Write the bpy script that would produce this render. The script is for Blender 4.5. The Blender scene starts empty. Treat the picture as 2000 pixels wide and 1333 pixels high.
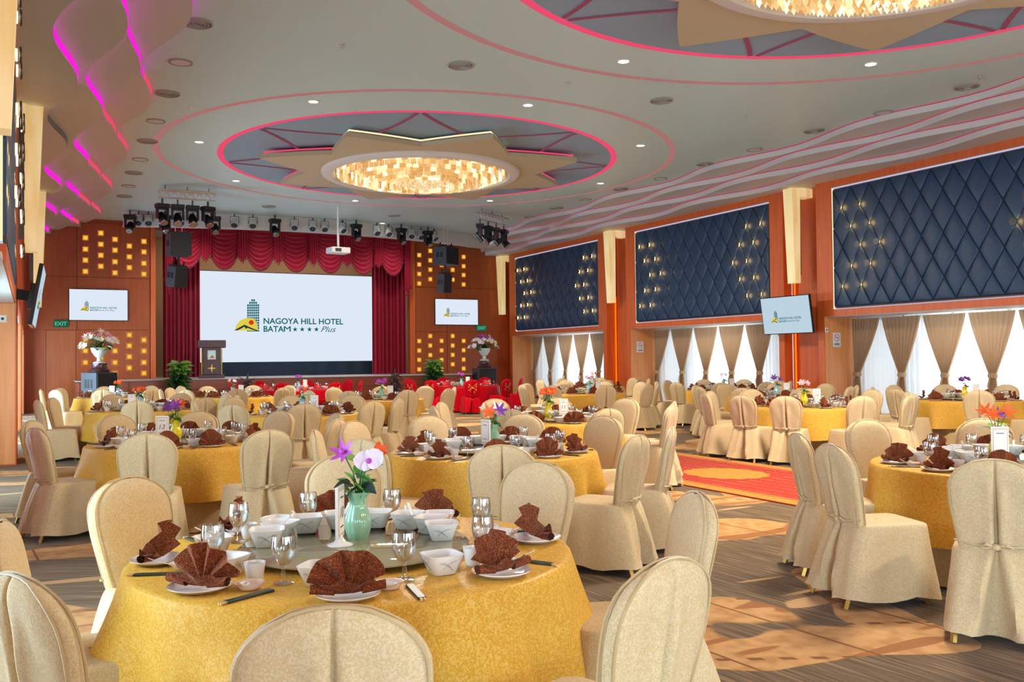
import bpy, bmesh, math, random
from mathutils import Vector, Matrix
EXPOSURE = -0.25
PHASE = 0.42
DAY_R, DAY_L, CHAND, DOWN, WASH, BATTEN, FILL_B = 330, 1600, 1000, 140, 170, 140, 1400
random.seed(7)
S = bpy.context.scene
COL = S.collection
PI = math.pi
sin, cos = math.sin, math.cos
def srgb(r, g, b):
    f = lambda c: c/12.92 if c <= .04045 else ((c+.055)/1.055)**2.4
    return tuple(f(v/255) for v in (r, g, b))

# ------------------------------------------------------------------ camera
F, YAW, PIT, ROL = 1765.69, .48872, .02086, -.0108
_fw = Vector((sin(YAW)*cos(PIT), cos(YAW)*cos(PIT), sin(PIT)))
_r0 = Vector((cos(YAW), -sin(YAW), 0)); _u0 = _r0.cross(_fw)
_r = _r0*cos(ROL)+_u0*sin(ROL); _u = _u0*cos(ROL)-_r0*sin(ROL)
CAM = Vector((0, 0, 1.5))
cd = bpy.data.cameras.new('camera'); cd.sensor_width = 36; cd.lens = F*36/2000; cd.clip_start = .05; cd.clip_end = 200
co = bpy.data.objects.new('camera', cd); COL.objects.link(co)
M = Matrix(((_r.x, _u.x, -_fw.x, CAM.x), (_r.y, _u.y, -_fw.y, CAM.y), (_r.z, _u.z, -_fw.z, CAM.z), (0, 0, 0, 1)))
co.matrix_world = M
S.camera = co
def ray(px, py): return _fw + _r*((px-1000)/F) - _u*((py-666.5)/F)
def atz(px, py, z=0): d = ray(px, py); return CAM + d*((z-CAM.z)/d.z)
def aty(px, py, y): d = ray(px, py); return CAM + d*(y/d.y)
def atx(px, py, x): d = ray(px, py); return CAM + d*(x/d.x)

# ------------------------------------------------------------------ world, daylight, exposure
S.view_settings.view_transform = 'Standard'; S.view_settings.look = 'None'
S.view_settings.exposure = EXPOSURE; S.view_settings.gamma = 1; S.view_settings.use_curve_mapping = False
W = bpy.data.worlds.new('sky'); S.world = W; W.use_nodes = True
wn = W.node_tree.nodes; wl = W.node_tree.links; wn.clear()
bg = wn.new('ShaderNodeBackground'); out = wn.new('ShaderNodeOutputWorld')
bg.inputs['Color'].default_value = (.85, .93, 1, 1); bg.inputs['Strength'].default_value = 1.6
wl.new(bg.outputs[0], out.inputs[0])
cy = S.cycles
cy.max_bounces = 7; cy.diffuse_bounces = 4; cy.glossy_bounces = 3; cy.transmission_bounces = 6; cy.transparent_max_bounces = 10
cy.sample_clamp_indirect = 4; cy.caustics_reflective = False; cy.caustics_refractive = False
cy.use_denoising = True; cy.use_light_tree = True; cy.blur_glossy = .5
def area(name, loc, aim, sx, sy, power, color, spread=PI):
    L = bpy.data.lights.new(name, 'AREA'); L.shape = 'RECTANGLE'; L.size = sx; L.size_y = sy
    L.energy = power; L.color = color; L.spread = spread
    o = bpy.data.objects.new(name, L); COL.objects.link(o); o.location = loc
    o.rotation_euler = Vector(aim).to_track_quat('-Z', 'Z').to_euler()
    return o
BAYS = [(31.13, 25.23), (23.18, 17.29), (15.27, 9.35), (7.35, 1.45), (-.6, -6.5)]   # padded panels, far to near
XR = 16.7; XL = -.2                   # wall faces
for i, (a, b) in enumerate(BAYS):
    area('daylight_right', (18.0, (a+b)/2, 1.3), (-1, 0, 0), 5.8, 2.3, DAY_R, (.9, .96, 1))
    area('daylight_left', (-1.5, (a+b)/2, 1.3), (1, 0, 0), 5.8, 2.3, DAY_L*(1, 1, 1, .75, 1.6)[i], (.55, .79, 1))
area('daylight_rear', (8.25, -9.45, 1.35), (0, 1, 0), 15.5, 2.3, FILL_B, (.58, .84, 1))  # cool fill added behind the camera for surfaces that face it
CIRC = [(8.25, 20.05), (8.25, 6.45), (8.25, -5.5)]    # ceiling rosettes
HC = 6.22
def point(name, loc, power, color, r=.3):
    L = bpy.data.lights.new(name, 'POINT'); L.energy = power; L.color = color; L.shadow_soft_size = r
    o = bpy.data.objects.new(name, L); COL.objects.link(o); o.location = loc
    return o
for x, y in CIRC:                     # the lamps of each chandelier, hung in its lower crystal tier
    area('chandelier_lamp', (x, y, 5.60), (0, 0, -1), 1.4, 1.4, CHAND, (1, .9, .76)).data.shape = 'DISK'

# ------------------------------------------------------------------ material helpers
def nmat(name):
    m = bpy.data.materials.new(name); m.use_nodes = True
    n = m.node_tree.nodes; l = m.node_tree.links
    return m, n, l, n['Principled BSDF']
def pm(name, col, rough=.5, metal=0, spec=.5, emis=None, es=0, sheen=0, trans=0, ior=1.45, coat=0):
    m, n, l, b = nmat(name)
    b.inputs['Base Color'].default_value = (*col, 1); b.inputs['Roughness'].default_value = rough
    b.inputs['Metallic'].default_value = metal; b.inputs['Specular IOR Level'].default_value = spec
    b.inputs['Transmission Weight'].default_value = trans; b.inputs['IOR'].default_value = ior
    b.inputs['Coat Weight'].default_value = coat; b.inputs['Sheen Weight'].default_value = sheen
    if emis: b.inputs['Emission Color'].default_value = (*emis, 1); b.inputs['Emission Strength'].default_value = es
    return m
def em(name, col, s=1):
    m = bpy.data.materials.new(name); m.use_nodes = True; n = m.node_tree.nodes; l = m.node_tree.links; n.clear()
    e = n.new('ShaderNodeEmission'); o = n.new('ShaderNodeOutputMaterial')
    e.inputs[0].default_value = (*col, 1); e.inputs[1].default_value = s; l.new(e.outputs[0], o.inputs[0])
    return m
def N(n, t, **k):
    x = n.new(t)
    for a, v in k.items():
        if a.startswith('i_'): x.inputs[a[2:].replace('_', ' ')].default_value = v
        else: setattr(x, a, v)
    return x
def mth(n, l, op, a, b=None, c=None, clamp=False):
    x = n.new('ShaderNodeMath'); x.operation = op; x.use_clamp = clamp
    for i, v in enumerate((a, b, c)):
        if v is None: continue
        if isinstance(v, (int, float)): x.inputs[i].default_value = v
        else: l.new(v, x.inputs[i])
    return x.outputs[0]
def ramp(n, l, fac, stops):
    r = n.new('ShaderNodeValToRGB'); e = r.color_ramp.elements
    while len(e) > 1: e.remove(e[-1])
    e[0].position = stops[0][0]; e[0].color = (*stops[0][1], 1)
    for p, c in stops[1:]:
        q = e.new(p); q.color = (*c, 1)
    l.new(fac, r.inputs[0]); return r.outputs[0]
def mixc(n, l, fac, a, b):
    x = n.new('ShaderNodeMix'); x.data_type = 'RGBA'
    for i, v in ((0, fac), (6, a), (7, b)):
        if isinstance(v, (int, float)): x.inputs[i].default_value = v
        elif isinstance(v, tuple): x.inputs[i].default_value = (*v, 1)
        else: l.new(v, x.inputs[i])
    return x.outputs[2]
def cloth_mat(name, c1, c2, scale=22, rough=.5, thr=(.46, .56), sheen=.3, bump=.15, spec=.4, ior=1.12):
    """woven damask: scrolling figure in two close tones, the figure shinier than the ground"""
    m, n, l, b = nmat(name)
    tc = n.new('ShaderNodeTexCoord')
    a = N(n, 'ShaderNodeTexNoise', i_Scale=scale, i_Detail=2.0, i_Distortion=2.2); l.new(tc.outputs['Object'], a.inputs[0])
    f = ramp(n, l, a.outputs[0], [(thr[0], (0, 0, 0)), (thr[1], (1, 1, 1))])
    l.new(mixc(n, l, f, c1, c2), b.inputs['Base Color'])
    l.new(mth(n, l, 'MULTIPLY_ADD', f, -.18, rough), b.inputs['Roughness'])
    w = N(n, 'ShaderNodeTexNoise', i_Scale=scale*.35, i_Detail=3.0); l.new(tc.outputs['Object'], w.inputs[0])
    bp = N(n, 'ShaderNodeBump', i_Strength=bump, i_Distance=.02)
    l.new(mth(n, l, 'ADD', w.outputs[0], mth(n, l, 'MULTIPLY', f, .12)), bp.inputs['Height']); l.new(bp.outputs[0], b.inputs['Normal'])
    b.inputs['Sheen Weight'].default_value = sheen; b.inputs['Specular IOR Level'].default_value = spec; b.inputs['IOR'].default_value = ior
    return m
def wood_mat(name, c1, c2, rough=.35, axis='Z', scale=1.0, coat=.15):
    m, n, l, b = nmat(name)
    g = n.new('ShaderNodeNewGeometry'); mp = n.new('ShaderNodeMapping'); l.new(g.outputs['Position'], mp.inputs[0])
    s = {'Z': (14, 14, .9), 'X': (.9, 14, 14), 'Y': (14, .9, 14)}[axis]
    mp.inputs['Scale'].default_value = tuple(v*scale for v in s)
    a = N(n, 'ShaderNodeTexNoise', i_Scale=1.0, i_Detail=4.0, i_Roughness=.6); l.new(mp.outputs[0], a.inputs[0])
    l.new(ramp(n, l, a.outputs[0], [(.3, c1), (.7, c2)]), b.inputs['Base Color'])
    b.inputs['Roughness'].default_value = rough; b.inputs['Coat Weight'].default_value = coat; b.inputs['Coat Roughness'].default_value = .2
    return m
MT = {}
MT['wood_red'] = wood_mat('wood_red', srgb(196, 84, 28), srgb(214, 104, 42), rough=.42, coat=.06)
MT['wood_beige'] = wood_mat('wood_beige', srgb(214, 136, 76), srgb(228, 156, 96), rough=.45)
MT['wood_back'] = wood_mat('wood_back', srgb(150, 66, 18), srgb(168, 80, 26), rough=.5, coat=.03)
MT['wood_door'] = wood_mat('wood_door', srgb(158, 78, 32), srgb(176, 92, 42))
MT['wood_stage'] = wood_mat('wood_stage', srgb(128, 60, 40), srgb(150, 76, 50), axis='X')
MT['wood_pod'] = wood_mat('wood_pod', srgb(62, 34, 38), srgb(80, 44, 46))
MT['white'] = pm('white_paint', srgb(214, 214, 208), .55)
MT['ceil'] = pm('ceiling_paint', srgb(196, 222, 220), .42)
MT['ceil_blue'] = pm('ceiling_blue_grey', srgb(134, 160, 182), .5)
MT['cream_panel'] = pm('cream_panel', srgb(186, 174, 140), .5)
MT['rib'] = pm('rib_paint', srgb(206, 206, 204), .5)
MT['navy'] = pm('navy_leather', srgb(34, 58, 86), .42, spec=.45)
MT['navy_gap'] = pm('navy_seam', srgb(14, 24, 40), .6)
MT['black'] = pm('black_plastic', (.012, .012, .014), .45)
MT['black_g'] = pm('black_gloss', (.01, .01, .012), .15)
MT['grey_cab'] = pm('grey_cabinet', srgb(62, 68, 76), .5)
MT['alu'] = pm('aluminium', (.7, .7, .72), .3, 1)
MT['vent_grey'] = pm('vent_grey', srgb(150, 148, 140), .5)
MT['dkmetal'] = pm('dark_metal', (.09, .09, .095), .4, .8)
MT['gold_leg'] = pm('gold_leg', srgb(176, 140, 70), .35, .7)
MT['gold'] = pm('gold_trim', srgb(212, 172, 78), .3, .8)
MT['lampwhite'] = pm('lamp_housing_white', srgb(222, 224, 228), .4)
MT['chair'] = cloth_mat('champagne_damask', srgb(194, 168, 124), srgb(206, 184, 146), 75, .5, sheen=.1, spec=.2, bump=.06)
MT['piping'] = pm('chair_piping', srgb(184, 156, 108), .5, sheen=.3)
MT['gold_cloth'] = cloth_mat('gold_damask', srgb(198, 146, 46), srgb(212, 168, 80), 62, .5, sheen=0, spec=.5, bump=.05, ior=1.16)
MT['under'] = cloth_mat('cream_under_cloth', srgb(192, 166, 120), srgb(202, 178, 134), 30, .6)
MT['red_cloth'] = cloth_mat('red_cloth', srgb(158, 2, 18), srgb(176, 8, 26), 20, .5, sheen=.03)
MT['napkin'] = cloth_mat('brown_gold_brocade', srgb(98, 34, 28), srgb(170, 116, 62), 240, .55, (.54, .6), .05, .1, .2)
MT['red_napkin'] = pm('red_napkin', srgb(196, 10, 26), .55, sheen=.2)
MT['crimson'] = pm('crimson_velvet', srgb(156, 6, 40), .6, sheen=.08)
MT['crimson_dk'] = pm('crimson_fringe', srgb(120, 10, 34), .7)
MT['porcelain'] = pm('porcelain', srgb(238, 236, 230), .12, coat=.5)
MT['line_grey'] = pm('glaze_line', srgb(96, 100, 112), .3)
MT['pink_dish'] = pm('blush_dish', srgb(238, 214, 198), .15, coat=.5)
MT['plate'] = pm('plate_glaze', srgb(236, 230, 226), .15, coat=.4)
MT['sleeve'] = pm('chopstick_sleeve', srgb(38, 52, 42), .35)
MT['stick'] = pm('chopstick_wood', srgb(206, 164, 104), .5)
MT['stick_dark'] = pm('chopstick_dark', srgb(44, 38, 34), .4)
MT['jade'] = pm('jade_glaze', srgb(140, 186, 150), .15, coat=.6)
MT['yellow_glaze'] = pm('yellow_glaze', srgb(222, 196, 20), .15, coat=.6)
MT['blue_glaze'] = pm('pale_blue_glaze', srgb(150, 196, 206), .15, coat=.6)
MT['leaf'] = pm('leaf_green', srgb(48, 92, 40), .45)
MT['leaf_lt'] = pm('leaf_light', srgb(110, 158, 60), .45)
MT['leaf_dk'] = pm('leaf_dark', srgb(24, 54, 38), .4)
MT['leaf_bronze'] = pm('leaf_bronze', srgb(62, 48, 50), .45)
MT['orchid'] = pm('orchid_white', srgb(240, 228, 240), .5, sheen=.3)
MT['magenta_f'] = pm('magenta_flower', srgb(178, 70, 176), .5)
MT['purple_f'] = pm('purple_flower', srgb(112, 48, 140), .5)
MT['orange_f'] = pm('orange_flower', srgb(230, 92, 24), .5)
MT['pink_f'] = pm('pink_flower', srgb(232, 168, 170), .5)
MT['cream_f'] = pm('cream_flower', srgb(232, 226, 190), .5)
MT['yellow_f'] = pm('yellow_flower', srgb(236, 190, 50), .5)
MT['paper'] = pm('card_paper', srgb(236, 228, 216), .6)
MT['ink'] = pm('ink', srgb(52, 52, 58), .6)
MT['card_edge'] = pm('card_border', srgb(206, 178, 150), .6)
MT['led_pink'] = em('led_pink', srgb(250, 84, 120), 1.0)
MT['led_pink_dim'] = em('led_pink_dim', srgb(226, 150, 146), .62)
MT['led_mag'] = em('led_magenta', srgb(255, 30, 220), 1.25)
MT['led_rib'] = em('led_rib', srgb(255, 80, 110), .5)
MT['led_slot'] = em('led_slot', srgb(190, 92, 110), .5)
MT['led_off'] = pm('led_diffuser_off', srgb(120, 120, 118), .4)
MT['led_orange'] = em('led_orange', srgb(255, 110, 10), 2.0)
MT['led_white'] = em('led_cool_white', srgb(190, 220, 255), 1.0)
MT['led_warmw'] = em('led_warm_white', srgb(255, 236, 190), 1.3)
MT['down'] = em('downlight_glow', srgb(255, 246, 226), 6)
MT['bulb'] = em('sconce_bulb', srgb(255, 196, 120), 20)
MT['square'] = em('square_lamp', srgb(255, 206, 96), 1.15)
MT['square_edge'] = em('square_lamp_edge', srgb(255, 150, 20), .8)
MT['scr'] = em('screen_white', srgb(226, 236, 250), 1.15)
MT['scr_tv'] = em('tv_white', srgb(196, 218, 232), 1.1)
MT['ink_teal'] = em('screen_teal', srgb(0, 110, 112), 1)
MT['ink_navy'] = em('screen_navy', srgb(36, 58, 70), 1)
MT['ink_yel'] = em('screen_yellow', srgb(240, 226, 84), 1)
MT['ink_amb'] = em('screen_amber', srgb(236, 176, 40), 1)
MT['ink_red'] = em('screen_red', srgb(240, 60, 30), 1)
MT['exit'] = em('exit_green', srgb(20, 110, 84), .9)
MT['exit_t'] = em('exit_letters', srgb(120, 196, 160), 1)
MT['sockt'] = pm('socket_plastic', srgb(226, 224, 216), .4)
MT['sign_red'] = pm('sign_red', srgb(206, 50, 50), .5)
MT['skirt_navy'] = pm('navy_skirting_cloth', srgb(24, 44, 62), .8)
MT['tan_wall'] = pm('tan_stage_wall', srgb(170, 138, 108), .7)
MT['stage_top'] = pm('stage_floor', srgb(190, 186, 186), .4)
MT['projw'] = pm('projector_white', srgb(226, 230, 226), .4)
MT['urn'] = pm('urn_stone', srgb(206, 216, 206), .5)
MT['rug_red'] = cloth_mat('rug_red', srgb(150, 38, 24), srgb(162, 48, 30), 60, .85, sheen=.1, bump=.05, spec=.1, ior=1.03)
MT['rug_gold'] = cloth_mat('rug_gold', srgb(170, 108, 38), srgb(192, 138, 66), 40, .85, (.4, .62), .05, .05, .1, 1.03)
MT['rug_motif'] = pm('rug_motif', srgb(200, 146, 88), .9, ior=1.05)

m, n, l, b = nmat('lamp_alabaster')     # veined alabaster column lamp, lit inside
g = n.new('ShaderNodeNewGeometry')
mp = n.new('ShaderNodeMapping'); mp.inputs['Scale'].default_value = (6, 6, 1.3); l.new(g.outputs['Position'], mp.inputs[0])
a = N(n, 'ShaderNodeTexNoise', i_Scale=1.0, i_Detail=3.0); l.new(mp.outputs[0], a.inputs[0])
c = ramp(n, l, a.outputs[0], [(.35, srgb(214, 182, 106)), (.65, srgb(240, 226, 176))])
b.inputs['Base Color'].default_value = (*srgb(226, 206, 150), 1); b.inputs['Roughness'].default_value = .4
l.new(c, b.inputs['Emission Color']); b.inputs['Emission Strength'].default_value = .62
MT['alabaster'] = m

m, n, l, b = nmat('crystal')            # lit crystal, every piece its own brightness
oi = n.new('ShaderNodeObjectInfo'); g = n.new('ShaderNodeNewGeometry')
wv = N(n, 'ShaderNodeTexWhiteNoise'); wv.noise_dimensions = '1D'
l.new(mth(n, l, 'ADD', mth(n, l, 'MULTIPLY', oi.outputs['Random'], 97.0), mth(n, l, 'MULTIPLY', g.outputs['Random Per Island'], 41.0)), wv.inputs['W'])
c = ramp(n, l, wv.outputs['Value'], [(.0, srgb(206, 150, 84)), (.3, srgb(240, 196, 126)), (.65, srgb(255, 228, 170)), (1, srgb(255, 248, 222))])
l.new(c, b.inputs['Emission Color']); l.new(mth(n, l, 'MULTIPLY_ADD', mth(n, l, 'POWER', wv.outputs['Value'], 3.0), 1.2, .34), b.inputs['Emission Strength'])
b.inputs['Base Color'].default_value = (*srgb(226, 190, 130), 1); b.inputs['Roughness'].default_value = .12; b.inputs['Metallic'].default_value = .3
MT['crystal'] = m

m, n, l, b = nmat('carpet')             # grey and ochre bands with wavy borders, thin lines and dashes
g = n.new('ShaderNodeNewGeometry'); sp = n.new('ShaderNodeSeparateXYZ'); l.new(g.outputs['Position'], sp.inputs[0])
X, Y = sp.outputs[0], sp.outputs[1]
def cmb(x, y):
    c_ = n.new('ShaderNodeCombineXYZ'); l.new(x, c_.inputs[0]); l.new(y, c_.inputs[1]); return c_.outputs[0]
nz = N(n, 'ShaderNodeTexNoise', i_Scale=.55, i_Detail=1.5); l.new(cmb(X, mth(n, l, 'MULTIPLY', Y, .8)), nz.inputs[0])
ph = mth(n, l, 'ADD', mth(n, l, 'MULTIPLY', Y, .46), mth(n, l, 'MULTIPLY', nz.outputs[0], 2.1))
ph = mth(n, l, 'ADD', ph, mth(n, l, 'MULTIPLY', mth(n, l, 'SINE', mth(n, l, 'MULTIPLY', X, 1.1)), .12))
ph = mth(n, l, 'ADD', ph, PHASE)
bandv = mth(n, l, 'SINE', mth(n, l, 'MULTIPLY', ph, 2*PI))
mask = ramp(n, l, bandv, [(.5, (0, 0, 0)), (.53, (1, 1, 1))])
n2 = N(n, 'ShaderNodeTexNoise', i_Scale=1.0, i_Detail=3.0); 
turn = ramp(n, l, mth(n, l, 'MULTIPLY', X, .2), [(.2, (0, 0, 0)), (.5, (1, 1, 1))])       # the weave swings round across the hall
sA = mth(n, l, 'ADD', mth(n, l, 'MULTIPLY', Y, .88), mth(n, l, 'MULTIPLY', X, .47)); tA = mth(n, l, 'SUBTRACT', mth(n, l, 'MULTIPLY', X, .88), mth(n, l, 'MULTIPLY', Y, .47))
mA = N(n, 'ShaderNodeTexNoise', i_Scale=1.0, i_Detail=3.0); l.new(cmb(mth(n, l, 'MULTIPLY', tA, 2.0), mth(n, l, 'MULTIPLY', sA, 45)), mA.inputs[0])
l.new(cmb(mth(n, l, 'MULTIPLY', mth(n, l, 'ADD', X, mth(n, l, 'MULTIPLY', Y, .06)), 45), mth(n, l, 'MULTIPLY', Y, 2.0)), n2.inputs[0])
n2f = mth(n, l, 'ADD', mth(n, l, 'MULTIPLY', n2.outputs[0], turn), mth(n, l, 'MULTIPLY', mA.outputs[0], mth(n, l, 'SUBTRACT', 1.0, turn)))
grey = ramp(n, l, n2f, [(.3, srgb(80, 66, 50)), (.55, srgb(108, 90, 70)), (.75, srgb(146, 120, 88))])
n3 = N(n, 'ShaderNodeTexNoise', i_Scale=1.0, i_Detail=1.0); l.new(cmb(mth(n, l, 'MULTIPLY', X, .55), mth(n, l, 'MULTIPLY', Y, 3.5)), n3.inputs[0])
strk = ramp(n, l, n3.outputs[0], [(.60, (0, 0, 0)), (.61, (1, 1, 1))])
sp_ = N(n, 'ShaderNodeTexNoise', i_Scale=9.0, i_Detail=1.0); l.new(g.outputs['Position'], sp_.inputs[0])
ochre = ramp(n, l, sp_.outputs[0], [(.35, srgb(164, 122, 76)), (.6, srgb(184, 142, 94))])
def line(expr, w):
    fr = mth(n, l, 'FRACT', expr); return mth(n, l, 'LESS_THAN', fr, w)
ln1 = line(mth(n, l, 'ADD', mth(n, l, 'MULTIPLY', X, 1.5), mth(n, l, 'MULTIPLY', Y, .12)), .03)
dash = mth(n, l, 'MULTIPLY', line(mth(n, l, 'MULTIPLY', X, 7.0), .5), mth(n, l, 'MULTIPLY', line(mth(n, l, 'ADD', mth(n, l, 'MULTIPLY', Y, 1.6), mth(n, l, 'MULTIPLY', X, .8)), .07), mth(n, l, 'GREATER_THAN', nz.outputs[0], .52)))
brown = srgb(122, 82, 50)
o2 = mixc(n, l, strk, ochre, srgb(146, 98, 58))
o2 = mixc(n, l, mth(n, l, 'MAXIMUM', ln1, dash), o2, brown)
g2 = mixc(n, l, mth(n, l, 'MULTIPLY', ramp(n, l, n3.outputs[0], [(.66, (0, 0, 0)), (.67, (1, 1, 1))]), .8), grey, srgb(186, 148, 104))
fin = mixc(n, l, mask, g2, o2)
l.new(fin, b.inputs['Base Color']); b.inputs['Roughness'].default_value = .85; b.inputs['Specular IOR Level'].default_value = .5; b.inputs['IOR'].default_value = 1.03
b.inputs['Sheen Weight'].default_value = .05
MT['carpet'] = m

m, n, l, b = nmat('sheer')              # voile: half of the light passes, half is scattered
n.remove(b); o_ = n['Material Output']
t1 = n.new('ShaderNodeBsdfTransparent'); t2 = n.new('ShaderNodeBsdfTranslucent'); d1 = n.new('ShaderNodeBsdfDiffuse'); mx = n.new('ShaderNodeMixShader'); mx2 = n.new('ShaderNodeMixShader')
t2.inputs[0].default_value = (.92, .95, .95, 1); d1.inputs[0].default_value = (.85, .88, .88, 1)
mx2.inputs[0].default_value = .3; l.new(t2.outputs[0], mx2.inputs[1]); l.new(d1.outputs[0], mx2.inputs[2])
mx.inputs[0].default_value = .76; l.new(t1.outputs[0], mx.inputs[1]); l.new(mx2.outputs[0], mx.inputs[2]); l.new(mx.outputs[0], o_.inputs[0])
MT['sheer'] = m
m, n, l, b = nmat('taupe_drape')        # lined drape, a little daylight comes through
o_ = n['Material Output']; t2 = n.new('ShaderNodeBsdfTranslucent'); t2.inputs[0].default_value = (*srgb(190, 164, 134), 1); mx = n.new('ShaderNodeMixShader'); mx.inputs[0].default_value = .22
b.inputs['Base Color'].default_value = (*srgb(190, 156, 120), 1); b.inputs['Roughness'].default_value = .6; b.inputs['Sheen Weight'].default_value = .2
l.new(b.outputs[0], mx.inputs[1]); l.new(t2.outputs[0], mx.inputs[2]); l.new(mx.outputs[0], o_.inputs[0]); MT['drape'] = m
m, n, l, b = nmat('window_glass')
n.remove(b); o_ = n['Material Output']
t1 = n.new('ShaderNodeBsdfTransparent'); g1 = n.new('ShaderNodeBsdfGlossy'); g1.inputs['Roughness'].default_value = .02; mx = n.new('ShaderNodeMixShader')
mx.inputs[0].default_value = .08; l.new(t1.outputs[0], mx.inputs[1]); l.new(g1.outputs[0], mx.inputs[2]); l.new(mx.outputs[0], o_.inputs[0])
MT['glass_pane'] = m
m, n, l, b = nmat('goblet_glass')       # thin clear glass
n.remove(b); o_ = n['Material Output']
t1 = n.new('ShaderNodeBsdfTransparent'); t1.inputs[0].default_value = (.97, .98, .98, 1); g1 = n.new('ShaderNodeBsdfGlossy'); g1.inputs['Roughness'].default_value = .03
fr = N(n, 'ShaderNodeLayerWeight', i_Blend=.32); mx = n.new('ShaderNodeMixShader')
l.new(mth(n, l, 'MULTIPLY_ADD', fr.outputs['Facing'], .9, .10, clamp=True), mx.inputs[0]); l.new(t1.outputs[0], mx.inputs[1]); l.new(g1.outputs[0], mx.inputs[2]); l.new(mx.outputs[0], o_.inputs[0])
MT['goblet'] = m
m, n, l, b = nmat('turntable_glass')    # tempered glass, greenish, mirrors what stands on it
n.remove(b); o_ = n['Material Output']
d1 = n.new('ShaderNodeBsdfDiffuse'); d1.inputs[0].default_value = (*srgb(196, 186, 140), 1); t1 = n.new('ShaderNodeBsdfTransparent'); t1.inputs[0].default_value = (.8, .88, .78, 1)
g1 = n.new('ShaderNodeBsdfGlossy'); g1.inputs['Roughness'].default_value = .015
fr = N(n, 'ShaderNodeFresnel', i_IOR=1.6); m1 = n.new('ShaderNodeMixShader'); mx = n.new('ShaderNodeMixShader')
m1.inputs[0].default_value = .4; l.new(d1.outputs[0], m1.inputs[1]); l.new(t1.outputs[0], m1.inputs[2])
l.new(mth(n, l, 'MULTIPLY_ADD', fr.outputs[0], 1.15, .14, clamp=True), mx.inputs[0]); l.new(m1.outputs[0], mx.inputs[1]); l.new(g1.outputs[0], mx.inputs[2]); l.new(mx.outputs[0], o_.inputs[0])
MT['turntable'] = m

# ------------------------------------------------------------------ mesh builder
class MB:
    def __init__(s): s.v = []; s.f = []
    def add(s, vs, fs):
        o = len(s.v); s.v += [tuple(p) for p in vs]; s.f += [tuple(i+o for i in q) for q in fs]; return s
    def box(s, x0, x1, y0, y1, z0, z1, M=None):
        vs = [(x, y, z) for x in (x0, x1) for y in (y0, y1) for z in (z0, z1)]
        if M: vs = [M @ Vector(p) for p in vs]
        return s.add(vs, [(0, 1, 3, 2), (4, 6, 7, 5), (0, 4, 5, 1), (2, 3, 7, 6), (0, 2, 6, 4), (1, 5, 7, 3)])
    def bbox(s, x0, x1, y0, y1, z0, z1, b=.01):
        """box with chamfered edges"""
        m = bmesh.new(); bmesh.ops.create_cube(m, size=1)
        for p in m.verts: p.co = Vector(((x0+x1)/2+p.co.x*(x1-x0), (y0+y1)/2+p.co.y*(y1-y0), (z0+z1)/2+p.co.z*(z1-z0)))
        bmesh.ops.bevel(m, geom=m.edges[:], offset=b, segments=2, affect='EDGES', profile=.5)
        m.verts.index_update(); s.add([p.co for p in m.verts], [[q.index for q in f.verts] for f in m.faces]); m.free(); return s
    def grid(s, fn, nu, nv, cu=False, cv=False):
        """fn(i/nu, j/nv) -> point"""
        ku = nu if cu else nu+1; kv = nv if cv else nv+1
        vs = [fn(i/nu, j/nv) for i in range(ku) for j in range(kv)]
        fs = [(i*kv+j, ((i+1) % ku)*kv+j, ((i+1) % ku)*kv+(j+1) % kv, i*kv+(j+1) % kv) for i in range(nu) for j in range(nv)]
        return s.add(vs, fs)
    def lathe(s, prof, n=24, c=(0, 0, 0), fl=None):
        def fn(u, v):
            k = v*(len(prof)-1); r, z = prof[int(round(k))]; a = u*2*PI
            if fl: r *= fl(a, z)
            return (c[0]+r*cos(a), c[1]+r*sin(a), c[2]+z)
        return s.grid(fn, n, len(prof)-1, cu=True)
    def tube(s, pts, r, n=6, closed=False, cap=True):
        P = [Vector(p) for p in pts]; k = len(P); vs = []; fs = []; up = None
        for i, p in enumerate(P):
            a = P[(i-1) % k] if (i > 0 or closed) else p; b = P[(i+1) % k] if (i < k-1 or closed) else p
            t = (b-a).normalized()
            if up is None: up = Vector((0, 0, 1)) if abs(t.z) < .9 else Vector((1, 0, 0))
            x = t.cross(up).normalized(); y = x.cross(t); up = y
            rr = r[i] if isinstance(r, (list, tuple)) else r
            vs += [p+(x*cos(2*PI*j/n)+y*sin(2*PI*j/n))*rr for j in range(n)]
        m = k if closed else k-1
        fs = [(i*n+j, ((i+1) % k)*n+j, ((i+1) % k)*n+(j+1) % n, i*n+(j+1) % n) for i in range(m) for j in range(n)]
        if cap and not closed: fs += [tuple(range(n)), tuple(reversed([(k-1)*n+j for j in range(n)]))]
        return s.add(vs, fs)
    def prism(s, poly, d, fn=None):
        """polygon (list of 2d) extruded by d; fn maps (x, y, t) to 3d"""
        fn = fn or (lambda x, y, t: (x, y, t)); k = len(poly)
        vs = [fn(x, y, 0) for x, y in poly]+[fn(x, y, d) for x, y in poly]
        return s.add(vs, [tuple(range(k))[::-1], tuple(range(k, 2*k))]+[(i, (i+1) % k, (i+1) % k+k, i+k) for i in range(k)])
    def xf(s, M): s.v = [tuple(M @ Vector(p)) for p in s.v]; return s
    def join(s, o): return s.add(o.v, o.f)
    def mesh(s, name, mat, smooth=True, ang=.75):
        me = bpy.data.meshes.new(name); me.from_pydata(s.v, [], s.f); me.update()
        b = bmesh.new(); b.from_mesh(me); bmesh.ops.recalc_face_normals(b, faces=b.faces); b.to_mesh(me); b.free()
        if smooth: me.shade_smooth(); me.set_sharp_from_angle(angle=ang)
        if mat: me.materials.append(MT[mat])
        return me
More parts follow.
